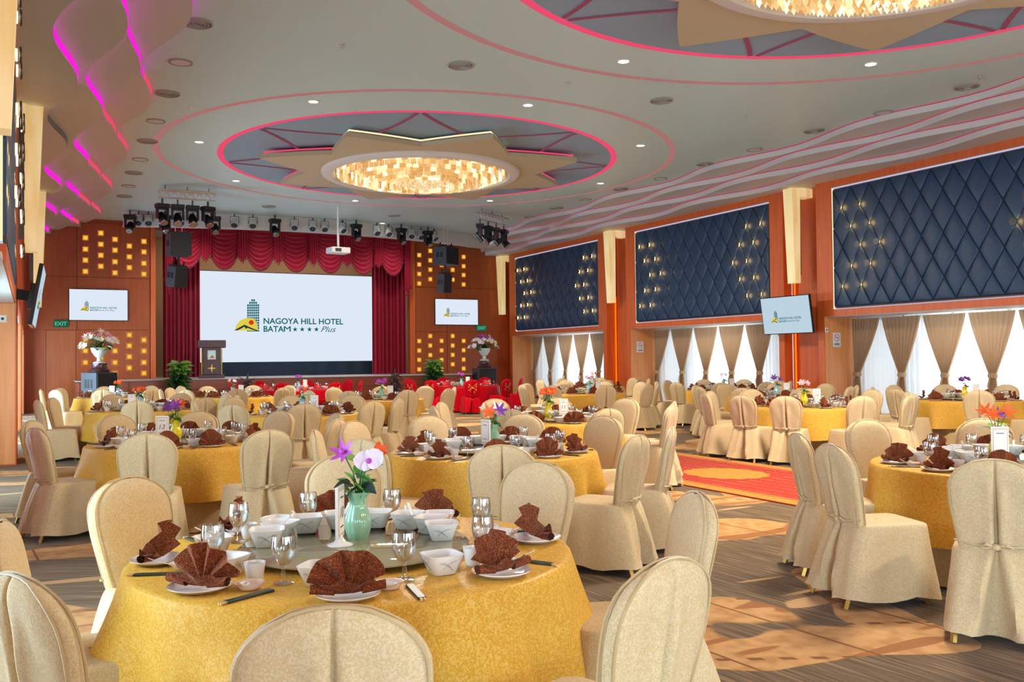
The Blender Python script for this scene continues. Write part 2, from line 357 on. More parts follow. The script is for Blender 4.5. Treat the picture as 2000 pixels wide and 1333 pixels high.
def obj(name, me, parent=None, loc=(0, 0, 0), rot=(0, 0, 0), **props):
    o = bpy.data.objects.new(name, me); COL.objects.link(o); o.location = loc; o.rotation_euler = rot
    if parent: o.parent = parent
    for k, v in props.items():
        if v is not None: o[k] = v
    return o
def thing(name, label, cat, loc=(0, 0, 0), rz=0, group=None, me=None, rot=None):
    """a top-level thing: an Empty, or a mesh when it has one body"""
    return obj(name, me, None, loc, rot or (0, 0, rz), label=label, category=cat, group=group)
def struct(name, me, parent=None):
    return obj(name, me, parent) if parent else obj(name, me, None, kind='structure')
def place(spec, root):
    """hang shared part meshes (name, mesh, [sub-parts]) under a thing"""
    for p in spec:
        q = obj(p[0], p[1], root)
        for sp2 in (p[2] if len(p) > 2 else ()): obj(sp2[0], sp2[1], q)
    return root
TXT = {}
def text_me(body, mat, bold, shear):
    """lettering as a mesh of unit type size, cached"""
    key = (body, mat, bold, shear)
    if key not in TXT:
        c_ = bpy.data.curves.new('lettering', 'FONT'); c_.body = body; c_.size = 1; c_.extrude = .012; c_.offset = bold; c_.shear = shear; c_.resolution_u = 3
        o = bpy.data.objects.new('lettering', c_); COL.objects.link(o); dg = bpy.context.evaluated_depsgraph_get()
        me = bpy.data.meshes.new_from_object(o.evaluated_get(dg)); bpy.data.objects.remove(o); bpy.data.curves.remove(c_)
        me.name = 'lettering'; me.materials.clear(); me.materials.append(MT[mat])
        xs_ = [v.co.x for v in me.vertices]; TXT[key] = (me, min(xs_), max(xs_))
    return TXT[key]
def text(body, size, mat, parent=None, loc=(0, 0, 0), bold=0, shear=0, align='LEFT', name='lettering', width=None):
    me, a, b = text_me(body, mat, bold, shear)
    sx = size if width is None else width/(b-a)
    x = loc[0]-(a if align == 'LEFT' else (a+b)/2)*sx
    o = obj(name, me, parent, (x, loc[1], loc[2]), (PI/2, 0, 0)); o.scale = (sx, size, size*.3); return o
ORD = ['first', 'second', 'third', 'fourth', 'fifth', 'sixth', 'seventh', 'eighth', 'ninth', 'tenth', 'eleventh', 'twelfth', 'thirteenth', 'fourteenth', 'fifteenth', 'sixteenth', 'seventeenth', 'eighteenth', 'nineteenth', 'twentieth']
def mirror(x): return XR+XL-x
# ================================================================== SETTING
Y0, Y1 = -9.0, 32.2                   # rear and back wall
floor_me = MB().box(-1.4, 18.0, Y0-.2, 36.4, -.1, 0).mesh('floor', 'carpet', False); struct('floor', floor_me)

# ---- ceiling: flat field with two ring channels per rosette
def circ(c, r, z, n=96): return [(c[0]+r*cos(2*PI*i/n), c[1]+r*sin(2*PI*i/n), z) for i in range(n)]
R_OUT, R_OUTI, R_IN, R_DISC, R_HOLE = 6.0, 5.86, 4.66, 4.52, 2.28
def filled(loops):
    b = bmesh.new(); es = []
    for lp in loops:
        vs = [b.verts.new(p) for p in lp]
        es += [b.edges.new((vs[i], vs[(i+1) % len(vs)])) for i in range(len(vs))]
    bmesh.ops.triangle_fill(b, use_beauty=True, use_dissolve=False, edges=es)
    b.verts.index_update(); o = MB().add([v.co.copy() for v in b.verts], [[v.index for v in f.verts] for f in b.faces]); b.free(); return o
def ringwall(m, c, r, z0, z1, n=96): return m.grid(lambda u, v: (c[0]+r*cos(2*PI*u), c[1]+r*sin(2*PI*u), z0+(z1-z0)*v), n, 1, cu=True)
rect = [(-1.4, Y0-.2, HC), (18, Y0-.2, HC), (18, 36.4, HC), (-1.4, 36.4, HC)]
m = filled([rect]+[circ(c, R_OUT, HC) for c in CIRC])
for c in CIRC: ringwall(m, c, R_OUT, HC+.06, HC+.12)
m.box(-1.4, 18, Y0-.2, 36.4, HC+.9, HC+1.0)
ceil = struct('ceiling', m.mesh('ceiling', 'ceil', False))
for c in CIRC:
    m = filled([circ(c, R_OUTI, HC), circ(c, R_IN, HC)]); ringwall(m, c, R_OUTI, HC+.06, HC+.12); ringwall(m, c, R_IN, HC+.07, HC+.14)
    obj('ceiling_ring', m.mesh('ceiling_ring', 'ceil', False), ceil)
    m = MB().grid(lambda u, v: (c[0]+(R_OUTI+(R_OUT-R_OUTI)*v)*cos(2*PI*u), c[1]+(R_OUTI+(R_OUT-R_OUTI)*v)*sin(2*PI*u), HC+.06), 96, 1, cu=True); ringwall(m, c, R_OUTI, HC, HC+.06); ringwall(m, c, R_OUT, HC, HC+.06)
    obj('led_channel', m.mesh('led_channel', 'led_pink_dim', False), ceil, label='faintly pink lit ring channel')  # faint LED glow put into the channel faces, which emit throughout
    m = MB().grid(lambda u, v: (c[0]+(R_DISC+(R_IN-R_DISC)*v)*cos(2*PI*u), c[1]+(R_DISC+(R_IN-R_DISC)*v)*sin(2*PI*u), HC+.07), 96, 1, cu=True); ringwall(m, c, R_IN, HC, HC+.07); ringwall(m, c, R_DISC, HC, HC+.07)
    obj('led_channel', m.mesh('led_channel', 'led_pink', False), ceil, label='bright pink lit ring channel')  # floor and walls emit, standing in for pink LED light on them
    m = filled([circ(c, R_DISC, HC), circ(c, R_HOLE, HC)]); ringwall(m, c, R_DISC, HC+.07, HC+.14)
    obj('ceiling_disc', m.mesh('ceiling_disc', 'ceil_blue', False), ceil, label='blue grey disc round the chandelier')
    # pairs of thin pink slots fanning from the rim to the petals
    for k in range(8):
        a0 = (k+.5)*PI/4
        for sgn in (-1, 1):
            p0 = Vector((c[0]+(R_DISC-.03)*cos(a0+sgn*.012), c[1]+(R_DISC-.03)*sin(a0+sgn*.012))); a1 = a0+sgn*.30
            p1 = Vector((c[0]+3.05*cos(a1), c[1]+3.05*sin(a1)))
            pm_ = (p0+p1)/2; q = (p1-p0).normalized(); nn = Vector((-q.y, q.x)); pm_ += nn*(.10*sgn)
            def fn(u, v):
                w = p0*(1-u)**2+pm_*2*u*(1-u)+p1*u*u; x = w+nn*((v-.5)*.075); return (x.x, x.y, HC-.012)
            obj('led_slot', MB().grid(fn, 6, 1).mesh('led_slot', 'led_slot', False), ceil)
    # the chandelier with its star of petals
    ch = thing('chandelier', 'crystal chandelier hung in the star rosette '+('before the stage' if c is CIRC[0] else 'above the red runner' if c is CIRC[1] else 'at the back of the hall'), 'chandelier', (c[0], c[1], 0), 0, 'crystal star chandeliers')
    for k in range(8):
        a0 = k*PI/4; zb = 5.99
        tip = (3.82*cos(a0), 3.82*sin(a0)); v1 = (2.72*cos(a0-PI/8), 2.72*sin(a0-PI/8)); v2 = (2.72*cos(a0+PI/8), 2.72*sin(a0+PI/8))
        arc1 = [(2.24*cos(a0-PI/8+t*PI/4/6), 2.24*sin(a0-PI/8+t*PI/4/6)) for t in range(7)]
        def bow(p, q, s):                       # a petal's slightly bowed edge
            r_ = []
            for t in (.25, .5, .75):
                x = p[0]+(q[0]-p[0])*t; y = p[1]+(q[1]-p[1])*t; dx, dy = q[0]-p[0], q[1]-p[1]; L = math.hypot(dx, dy)
                e = -s*.035*4*t*(1-t); r_.append((x-dy/L*e, y+dx/L*e))
            return r_
        poly = arc1+[v2]+bow(v2, tip, -.9)+[tip]+bow(tip, v1, -.9)+[v1]
        pe = obj('petal', MB().prism(poly, .10, lambda x, y, t: (x, y, zb+t)).mesh('petal', 'cream_panel', False), ch)
        edge = [v2]+bow(v2, tip, -.9)+[tip]+bow(tip, v1, -.9)+[v1]
        e2 = [(x*.975, y*.975, zb+.15) for x, y in edge]
        obj('led_strip', MB().tube(e2, .018, 4).mesh('led_strip', 'led_warmw' if k in (5, 6) else 'led_pink', False), pe)
    m = MB().lathe([(2.36, HC), (2.36, 6.0), (2.34, 5.93), (2.28, 5.9), (2.12, 5.9), (2.08, 5.94), (2.06, 6.02)], 72)
    obj('rim', m.mesh('rim', 'white'), ch)
    m = MB().lathe([(2.07, 5.98), (2.07, 6.95), (.01, 6.95)], 48); obj('lining', m.mesh('lining', 'cream_panel', True, .6), ch)
    tab = MB().box(-.062, .062, -.012, .012, -.14, .14).mesh('crystal', 'crystal', False)
    prism_ = MB().add([(0, 0, -.17), (.045, 0, -.1), (0, .045, -.1), (-.045, 0, -.1), (0, -.045, -.1), (.045, 0, .1), (0, .045, .1), (-.045, 0, .1), (0, -.045, .1)],
                      [(0, 2, 1), (0, 3, 2), (0, 4, 3), (0, 1, 4), (1, 2, 6, 5), (2, 3, 7, 6), (3, 4, 8, 7), (4, 1, 5, 8), (5, 6, 7, 8)]).mesh('crystal', 'crystal', False)
    ctr = MB().lathe([(.72, 5.80), (.66, 5.74), (.5, 5.69), (.25, 5.655), (.01, 5.64)], 40); obj('bead_dish', ctr.mesh('bead_dish', 'crystal'), ch)
    rest = MB(); cand = []
    for q, (r, zb) in enumerate([(1.98, 6.04), (1.82, 5.98), (1.64, 5.93), (1.45, 5.89), (1.25, 5.86), (1.05, 5.84), (.86, 5.82)]):
        nn = int(2*PI*r/(.145 if c is CIRC[0] else .115))
        for i in range(nn):
            a = 2*PI*(i+.5*(q % 2))/nn; p = Vector((r*cos(a), r*sin(a), zb+random.uniform(-.015, .015)))
            cand.append((p, a))
    for i in range(90):                          # beads under the dish
        r = .66*math.sqrt((i+.5)/90); a = i*2.39996; rest.add([(r*cos(a)+dx, r*sin(a)+dy, 5.66+.12*r*r+dz) for dx, dy, dz in ((.03, 0, 0), (-.03, 0, 0), (0, .03, 0), (0, -.03, 0), (0, 0, -.035))], [(0, 2, 4), (2, 1, 4), (1, 3, 4), (3, 0, 4)])
    camd = Vector((-c[0], -c[1], 0)).normalized()*(1 if c is CIRC[0] else -1)
    cand.sort(key=lambda t: -(t[0].x*camd.x+t[0].y*camd.y))
    for i, (p, a) in enumerate(cand):
        mat_ = Matrix.Translation(p) @ Matrix.Rotation(a+PI/2+random.uniform(-.3, .3), 4, 'Z')
        if i < 280 and c is not CIRC[2]:
            o = obj('crystal', tab if c is CIRC[0] else prism_, ch); o.matrix_local = mat_
        else: rest.join(MB().box(-.06, .06, -.012, .012, -.13, .13, mat_))
    obj('crystal_strands', rest.mesh('crystal_strands', 'crystal', False), ch, kind='stuff')

# ---- wavy rib boards stepping the ceiling down along both side walls
RIB = [(.42, 5.66, 0), (.90, 5.80, PI), (1.27, 5.94, 0), (1.68, 6.08, PI)]
for side in (0, 1):
    for k, (dx, z, ph) in enumerate(RIB):
        def ex(y): return dx+.185*cos(2*PI*(y-14.75)/4.48+ph)
        fx = (lambda x: x) if side == 0 else mirror
        wall = XL-1.2
        def fn(u, v):
            y = Y0+(Y1-Y0)*u
            return [(fx(wall), y, z), (fx(ex(y)), y, z), (fx(ex(y)), y, z+.14)][int(round(v*2))]
        rb = struct('trim_%d' % (1+k+4*side), MB().grid(fn, 260, 2).mesh('ceiling_rib', 'rib', True, .5))
        for (ya, yb, mt) in ([(-8, 15.3, 'led_mag'), (15.3, 20.2, 'led_off' if k == 0 else 'led_mag'), (20.2, 31.8, 'led_mag')] if k < 2 else [(-8, 15.5, 'led_mag'), (15.5, 31.8, 'led_pink')]) if side == 0 else [(-2, 31, 'led_rib')]:
            za, zb = (z+.016, z+.138) if side == 0 else (z+.118, z+.138)
            f2 = lambda u, v: (fx(ex(ya+(yb-ya)*u)+.004), ya+(yb-ya)*u, za+(zb-za)*v)
            obj('led_strip', MB().grid(f2, 130, 1).mesh('led_strip', mt, False), rb)

# ---- side walls: framed bays with padded panels above curtained window recesses
NAVY_FULL = {}
def clip(poly, x0, x1, y0, y1):
    for ax, lim, sg in ((0, x0, 1), (0, x1, -1), (1, y0, 1), (1, y1, -1)):
        o = []
        for i in range(len(poly)):
            p, q = poly[i], poly[(i+1) % len(poly)]; a, b2 = sg*(p[ax]-lim), sg*(q[ax]-lim)
            if a >= 0: o.append(p)
            if a*b2 < 0: t = a/(a-b2); o.append((p[0]+(q[0]-p[0])*t, p[1]+(q[1]-p[1])*t))
        poly = o
        if len(poly) < 3: return None
    return poly
def puff(poly, name='padded_diamond'):
    cx = sum(p[0] for p in poly)/len(poly); cz = sum(p[1] for p in poly)/len(poly)
    m = MB(); k = len(poly)
    def sh(s): return [(cx+(x-cx)*s, cz+(z-cz)*s) for x, z in poly]
    rings = [(.978, 0), (.955, .024), (.88, .034), (.4, .040)]
    for s, d in rings: m.v += [(d, x, z) for x, z in sh(s)]
    for j in range(len(rings)-1): m.f += [(j*k+i, j*k+(i+1) % k, (j+1)*k+(i+1) % k, (j+1)*k+i) for i in range(k)]
    m.f.append(tuple((len(rings)-1)*k+i for i in range(k)))
    return m.mesh(name, 'navy', True, 1.2)
SC_DISC = MB().lathe([(.0, .075), (.078, .072), (.085, .06), (.085, .052), (.02, .05)], 20).xf(Matrix.Rotation(-PI/2, 4, 'Y')).mesh('sconce_cap', 'dkmetal')
SC_BULB = MB().lathe([(.06, .018), (.06, .034), (.001, .036)], 14).xf(Matrix.Rotation(-PI/2, 4, 'Y')).mesh('bulb', 'bulb')
bayname = ['beside the stage', 'in the middle of the window wall', 'nearest the camera on the window wall']
def build_panel(a, b2, side, i, detail):
    """a = far end, b2 = near end"""
    rt = thing('padded_panel', ('navy diamond-tufted wall panel with glowing buttons ' + bayname[i]) if side else 'navy diamond-tufted wall panel on the camera-side wall', 'wall panel', (XR if side else XL, a, 0), 0, 'navy tufted panels')
    sx = -1 if side else 1                                            # out of the wall
    obj('backing', MB().box(*sorted((sx*-.10, sx*-.03)), b2-a+.05, -.05, 2.65, 5.44).mesh('backing', 'navy_gap', False), rt)
    for nm, y0, y1, z0, z1 in (('led_strip', -.022, -.005, 2.62, 5.48), ('led_strip', b2-a+.005, b2-a+.022, 2.62, 5.48), ('led_strip', b2-a, 0, 5.468, 5.485), ('led_strip', b2-a, 0, 2.61, 2.624)):
        top = z1-z0 < .1
        obj(nm, MB().box(*sorted((sx*-.09, sx*-.03)), y0, y1, z0, z1).mesh(nm, 'led_white' if top else 'led_warmw', False), rt)
    if not detail: return
    W_, H_ = (a-b2)-.1, 2.76; w, h = W_/11, H_/3; flip = Matrix.Scale(sx, 4, (1, 0, 0))
    full = None
    for r in range(-1, 7):
        for c2 in range(-1, 13):
            cx = (c2+(.5 if r % 2 == 0 else 0))*w; cz = r*h/2+h/2-h/2
            poly = clip([(cx-w/2, cz), (cx, cz-h/2), (cx+w/2, cz), (cx, cz+h/2)], 0, W_, 0, H_)
            if not poly or abs(sum(poly[q][0]*poly[(q+1) % len(poly)][1]-poly[(q+1) % len(poly)][0]*poly[q][1] for q in range(len(poly)))) < .02: continue
            if len(poly) == 4 and abs(max(p[0] for p in poly)-min(p[0] for p in poly)-w) < .001 and abs(max(p[1] for p in poly)-min(p[1] for p in poly)-h) < .001:
                key = (round(w, 4), sx)
                if key not in NAVY_FULL: NAVY_FULL[key] = puff([(sx*0-w/2, 0), (0, -h/2), (w/2, 0), (0, h/2)])
                o = obj('padded_diamond', NAVY_FULL[key], rt, (sx*-.035, -.05-cx, 2.67+cz)); o.scale = (sx, 1, 1)
            else:
                me = puff(poly); o = obj('padded_diamond', me, rt, (sx*-.035, -.05, 2.67)); o.scale = (sx, -1, 1)
    for row, off in enumerate((.5, 1, 1.5, 1, .5)):
        z = 2.67+H_*(1-(row+1)/6)
        for d in (off, off+1, 11-off, 10-off):
            s_ = obj('button_light', SC_DISC, rt, (sx*.045, -.05-d*w, z)); s_.scale = (-sx, 1, 1)
            obj('bulb', SC_BULB, s_)
    return rt
def drape(y, yl, yr, X, sx, label, tiey, z0=.03, z1=2.4):
    """one gathered drape: hung between yl and yr, tied at tiey"""
    zt = 1.06
    def fn(u, v):
        z = z1-(z1-z0)*v
        if z > zt:
            t = (z1-z)/(z1-zt); s = (1-t**1.25); a0 = yl*s+(tiey-.075)*(1-s); b0 = yr*s+(tiey+.075)*(1-s)
        else:
            t = (zt-z)/(zt-z0); wd = .075+.07*t**.6; a0, b0 = tiey-wd, tiey+wd
        am = .035 if z > zt+.1 else .03
        return (X+sx*am*sin(u*2*PI*9+.4*sin(u*9)), a0+(b0-a0)*u, z)
    t = thing('curtain', label, 'curtain', (0, 0, 0), 0, 'tied-back window drapes')
    obj('drape', MB().grid(fn, 72, 22).mesh('drape', 'drape'), t)
    kn = MB().lathe([(.03, -.06), (.095, -.05), (.11, 0), (.095, .05), (.03, .06)], 14); kn.xf(Matrix.Translation((X+sx*.0, tiey, zt)) @ Matrix.Scale(.8, 4, (1, 0, 0)))
    kn.tube([(X+sx*.06, tiey+.02, zt-.03), (X+sx*.09, tiey+.05, zt-.2), (X+sx*.06, tiey+.04, zt-.42)], .022, 6)
    obj('tieback', kn.mesh('tieback', 'drape'), t)
for side in (1, 0):
    fx = (lambda x: x) if side else mirror
    sx = -1 if side else 1
    sname = 'right' if side else 'left'
    def bx(m, x0, x1, y0, y1, z0, z1):
        o_ = .24 if side == 0 and max(y0, y1) <= 9.36 else 0          # the camera-side wall sets back here
        x = sorted((fx(x0+o_), fx(x1+o_))); return m.box(x[0], x[1], y0, y1, z0, z1)
    fr = MB(); nich = MB(); bei = MB(); upper = MB(); base = MB(); led = MB()
    for i, (a, b2) in enumerate(BAYS):
        fa, fb = a+.46, b2-.46
        bx(fr, XR, XR+.35, a, fa, 2.45, 5.75); bx(fr, XR, XR+.35, fb, b2, 2.45, 5.75)          # jambs beside the panel
        bx(fr, XR, XR+.35, b2, a, 5.49, 5.75); bx(fr, XR, XR+.35, b2, a, 2.45, 2.6)            # head and sill rails
        bx(fr, XR+.1, XR+.35, b2, a, 2.6, 5.49)
        bx(fr, XR, XR+.35, a+.27, fa, 0, 2.45); bx(fr, XR, XR+.35, fb, b2-.27, 0, 2.45)        # legs beside the recess
        bx(bei, XR+.35, 17.95, a+.27, a+.36, 0, 2.47); bx(bei, XR+.35, 17.95, b2-.36, b2-.27, 0, 2.47)
        bx(bei, XR+.02, XR+.35, a+.262, a+.27, .02, 2.43); bx(bei, XR+.02, XR+.35, b2-.27, b2-.262, .02, 2.43)
        bx(upper, XR+.03, 17.95, b2-.27, a+.27, 2.44, 2.5)
        bx(base, 17.62, 17.9, b2-.27, a+.27, 0, .1)
        ny = BAYS[i+1][0]+.46 if i+1 < len(BAYS) else Y0
        bx(nich, XR+.4, XR+.5, ny, fb, 0, 6.2)
        bx(nich, XR+.32, XR+.4, ny+.2, fb-.2, 0, 5.7)                                           # raised boards inside the niche
        for yy in (ny+.05, fb-.05):
            if side == 1 or yy > 10: led.tube([(fx(XR+.33), yy, .05), (fx(XR+.33), yy, 5.68)], .022, 6)
        if i == 0:
            bx(nich, XR+.4, XR+.5, fa, Y1, 0, 6.2); bx(nich, XR+.32, XR+.4, fa+.15, Y1-.15, 0, 5.7)
            led.tube([(fx(XR+.33), fa+.05, .05), (fx(XR+.33), fa+.05, 5.68)], .022, 6)
    wr = struct('wall_'+sname, fr.mesh('wall_frame', 'wood_red', False))
    obj('niche_panel', nich.mesh('niche_panel', 'wood_red', False), wr); obj('recess_panel', bei.mesh('recess_panel', 'wood_beige', False), wr, label='paler wood lining of the window recesses')
    obj('recess_soffit', upper.mesh('recess_soffit', 'white', False), wr); obj('led_strip', led.mesh('led_strip', 'led_orange', False), wr, label='glowing orange light strips in the niches')
    struct('baseboard_'+sname, base.mesh('baseboard', 'wood_red', False))
    ob = MB(); bx(ob, 18.9, 19.0, Y0, Y1, -.2, 0); 
    # outer shell above and between the windows
    sh = MB(); bx(sh, 17.95, 18.05, Y0, Y1, 2.5, 6.3)
    ys = [Y1]+[v for a, b2 in BAYS for v in (a+.27, b2-.27)]+[Y0]
    for q in range(0, len(ys), 2): bx(sh, 17.95, 18.05, ys[q+1], ys[q], 0, 2.5)
    obj('outer_wall', sh.mesh('outer_wall', 'wood_beige', False), wr)
    for i, (a, b2) in enumerate(BAYS):
        win = MB()
        y0, y1 = b2-.27, a+.27
        for q in range(6): yy = y0+(y1-y0)*q/5; bx(win, 17.86, 17.93, yy-.03, yy+.03, 0, 2.44)
        for z in (.04, 2.40): bx(win, 17.86, 17.93, y0, y1, z-.04, z+.04)
        wo = struct('window_%d' % (i+1 if side else i+6), win.mesh('window_frame', 'alu', False))
        gl = MB(); bx(gl, 17.885, 17.89, y0, y1, .05, 2.4); obj('pane', gl.mesh('pane', 'glass_pane', False), wo)
        vis = side == 1 and i < 3
        if i < 3 and (side == 1 or i == 2): build_panel(a, b2, side, i, True)
        if side == 0 and i < 3 and i != 2: continue
        def fs(u, v): return (fx(17.74+.022*sin(u*2*PI*46+.8*sin(u*23))), y0+.02+(y1-y0-.04)*u, 2.42-2.34*v)
        if side == 1 or i in (2, 3):
            thing('sheer_curtain', 'white voile sheer curtain glowing with daylight, '+(['bay beside the stage', 'middle bay', 'bay nearest the camera', 'bay out of view'][i] if i < 4 else 'rear bay')+(' of the window wall' if side else ' of the opposite wall'), 'sheer', group='voile sheers', me=MB().grid(fs, 260, 2).mesh('sheer_curtain', 'sheer'))
        if vis:
            g0 = a+.25
            ed = [g0, g0-.86, g0-1.97, g0-3.08, g0-4.19, g0-5.3, y0+.02]
            for q in range(6 if i < 2 else 5):
                yl, yr = ed[q+1]+.03, ed[q]-.03
                ty = (yl+yr)/2 if 0 < q < 5 else (yr-.12 if q == 0 else yl+.12)
                drape(0, yl, yr, fx(17.6), sx, 'taupe tied drape, '+ORD[q]+' from the stage end, '+['bay beside the stage', 'middle window bay', 'window bay nearest the camera'][i], ty)

# ---- alabaster column lamps in the niches
LAMPS = [(1, 31.85, 'in the corner beside the stage'), (1, 24.2, 'between the stage bay and the middle bay'), (1, 16.28, 'above the hanging screen'), (0, 7.95, 'beside the camera wall, nearest'), (0, 16.28, 'above the wall-mounted screen'), (0, 24.2, 'second along the camera-side wall'), (0, 31.8, 'farthest on the camera-side wall')]
for side, y, where in LAMPS:
    fx = (lambda x: x) if side else mirror
    t = thing('column_lamp', 'tall glowing alabaster wall lamp '+where, 'wall lamp', (fx(XR)+{7.95: -.22, 24.2: .14, 31.8: .2}.get(y, 0)*(1-side), y, 0), 0, 'alabaster column lamps')
    s = -1 if side else 1
    def fn(u, v):
        z = 3.30+2.32*v; w = .125+.025*v; d0, d1 = (.10, .28+.09*v)
        q = [(-w, d0), (w, d0), (w, d1), (-w, d1)][int(round(u*4)) % 4]
        return (s*(q[1]-.0), q[0], z)
    m = MB().grid(fn, 4, 6, cu=True); m.f += [(0, 7, 14, 21), (6, 27, 20, 13)]
    obj('shade', m.mesh('shade', 'alabaster', False), t)
    obj('arm', MB().box(*sorted((s*-.38, s*.12)), -.15, .15, 5.42, 5.64).mesh('arm', 'alabaster', False), t)
    obj('bracket', MB().box(*sorted((s*.02, s*.10)), -.08, .08, 3.5, 5.5).mesh('bracket', 'dkmetal', False), t)

# ---- rear wall, its window band added to carry the fill light
struct('wall_rear', MB().box(-1.4, .3, Y0-.3, Y0, 0, 6.3).box(16.2, 18, Y0-.3, Y0, 0, 6.3).box(.3, 16.2, Y0-.3, Y0, 2.55, 6.3).box(.3, 16.2, Y0-.3, Y0, 0, .1).mesh('wall_rear', 'wood_beige', False))
m = MB()
for q in range(13): m.box(.3+15.9*q/12-.03, .3+15.9*q/12+.03, Y0-.28, Y0-.2, .1, 2.55)
wo = struct('window_11', m.mesh('window_frame', 'alu', False)); obj('pane', MB().box(.3, 16.2, Y0-.25, Y0-.245, .1, 2.55).mesh('pane', 'glass_pane', False), wo)

# ---- back wall with the stage opening
OX0, OX1 = 3.66, 12.72
m = MB().box(-1.4, OX0, Y1, Y1+.2, 0, 6.4).box(OX1, 18, Y1, Y1+.2, 0, 6.4).box(OX0, OX1, Y1, Y1+.2, 6.0, 6.4)
wb = struct('wall_back', m.mesh('wall_back', 'wood_back', False))
m = MB().box(OX0-.3, OX1+.3, 35.9, 36.1, 0, 6.4).box(OX0-.3, OX0-.1, Y1+.2, 36, 0, 6.4).box(OX1+.1, OX1+.3, Y1+.2, 36, 0, 6.4)
obj('stage_recess', m.mesh('stage_recess', 'tan_wall', False), wb)
YB = Y1-.02
zs = [.0, aty(120, 644.5, YB).z, aty(120, 540, YB).z, 6.1]
for (xa, xb) in ((aty(150, 600, YB).x, aty(293, 600, YB).x), (aty(811, 600, YB).x, 14.25), (14.27, 16.65)):
    for q in range(3):
        obj('wall_board', MB().bbox(xa+.008, xb-.008, Y1-.03, Y1, zs[q]+.008, zs[q+1]-.008, .006).mesh('wall_board', 'wood_back', False), wb)
for q in range(2): obj('wall_board', MB().bbox(XL+.1, aty(150, 600, YB).x-.008, Y1-.03, Y1, zs[q+1]+.008, zs[q+2]-.008, .006).mesh('wall_board', 'wood_back', False), wb)
for xa, xb in ((aty(294, 600, YB).x, OX0), (OX1, aty(810, 600, YB).x)):
    obj('opening_casing', MB().bbox(xa, xb, Y1-.08, Y1, 0, 6.1, .01).mesh('opening_casing', 'wood_red', False), wb)
d0, d1 = aty(90, 700, YB).x, aty(148, 700, YB).x
dr = struct('door_1', MB().bbox(d0, d1, Y1-.035, Y1, .01, zs[1]-.02, .006).mesh('door', 'wood_door', False))
fr = MB().box(d0-.05, d0-.012, Y1-.045, Y1, 0, zs[1]).box(d1+.012, d1+.05, Y1-.045, Y1, 0, zs[1]); obj('door_frame', fr.mesh('door_frame', 'wood_door', False), dr)
# square amber lamps set in the wall boards
SQ = MB().bbox(-.055, .055, -.035, 0, -.055, .055, .012).mesh('square_light', 'square', False)
SQE = MB().box(-.085, .085, -.012, 0, -.085, .085).mesh('lamp_surround', 'square_edge', False)
SQF = MB().bbox(-.115, .115, -.008, 0, -.115, .115, .004).mesh('lamp_frame', 'wood_door', False)
pts = []
cx = [166.8, 196.9, 224.6, 252.6, 281.1]
up = [(464.8, 487, 508.5, 530.5), (455.7, 477.6, 499, 520.5), (468, 489, 511.8, 533.3), (481, 502, 523, None), (472, 492.5, 514.8, 535.8)]
lo = [(663.8, 685.7, 708.4, None), (653.5, 676, 699, None), (664.6, 686, 708.4, 730), (654.7, 675.7, 697.2, 719), (664.6, 686, 708.4, 729.5)]
for c2, u_, l_ in zip(cx, up, lo):
    pts += [(c2, y) for y in u_+l_ if y]
cx = [818.6, 840.2, 862.3, 884, 905.3]
up = [(498.8, 517, 535.6, 554.2), (490.4, 509, 527.2, 545.7), (500, 518, 537, 555), (492, 510, 527.5, 546.7), (502.2, 520.4, 537.6, 556)]
lo = [(666.6, 685.2, 703.4, 722), (656.8, 675.4, 694, None), (666.3, 684.9, 703.4, 721.7), (656.8, 675.4, 693.6, 712), (666.3, 684.5, 702.7, 720.3)]
for c2, u_, l_ in zip(cx, up, lo):
    pts += [(c2, y) for y in u_+l_ if y]
for p in pts:
    w = aty(p[0], p[1], Y1-.03); s_ = obj('square_light', SQ, wb, (w.x, Y1-.03, w.z)); obj('lamp_surround', SQE, s_); obj('lamp_frame', SQF, s_)

# ---- stage platform
SZ = 1.0; SY = 30.35
SX0, SX1 = aty(150, 740, SY).x, aty(921, 728, SY).x
stg = struct('trim_9', MB().box(SX0, SX1, SY, Y1, 0, SZ-.03).mesh('stage_platform', 'wood_stage', False))
obj('stage_floor', MB().bbox(SX0-.03, SX1+.03, SY-.05, Y1, SZ-.03, SZ, .01).mesh('stage_floor', 'stage_top', False), stg)
obj('stage_floor', MB().box(OX0-.1, OX1+.1, Y1, 35.9, SZ-.04, SZ-.001).mesh('stage_floor', 'stage_top', False), stg)
n_ = 9
for q in range(n_):
    xa, xb = SX0+(SX1-SX0)*q/n_, SX0+(SX1-SX0)*(q+1)/n_
    for z0, z1 in ((.05, .33), (.36, .62), (.65, .93)):
        obj('front_board', MB().bbox(xa+.03, xb-.03, SY-.025, SY, z0, z1, .008).mesh('front_board', 'wood_stage', False), stg)
# white bulkhead over the stage edge, bowed towards the hall
bpts = [atz(px, py, HC) for px, py in ((225, 440), (300, 424), (380, 416), (460, 415), (540, 420), (620, 427), (700, 436), (780, 445), (850, 462), (905, 478))]
yy = [min(31.7, p.y) for p in bpts]
def bfn(u, v):
    k = u*(len(bpts)-1); i = min(int(k), len(bpts)-2); t = k-i
    x = bpts[i].x*(1-t)+bpts[i+1].x*t; y = 31.2-1.9*(1-((x-8.2)/7.6)**2)
    return (x, y, [HC, 5.80, 5.80][int(round(v*2))]) if v < .9 else (x, y+.35, 5.80)
struct('trim_10', MB().grid(bfn, 54, 2).mesh('stage_bulkhead', 'white', True, .5))
def bulk_y(x): return 31.2-1.9*(1-((x-8.2)/7.6)**2)
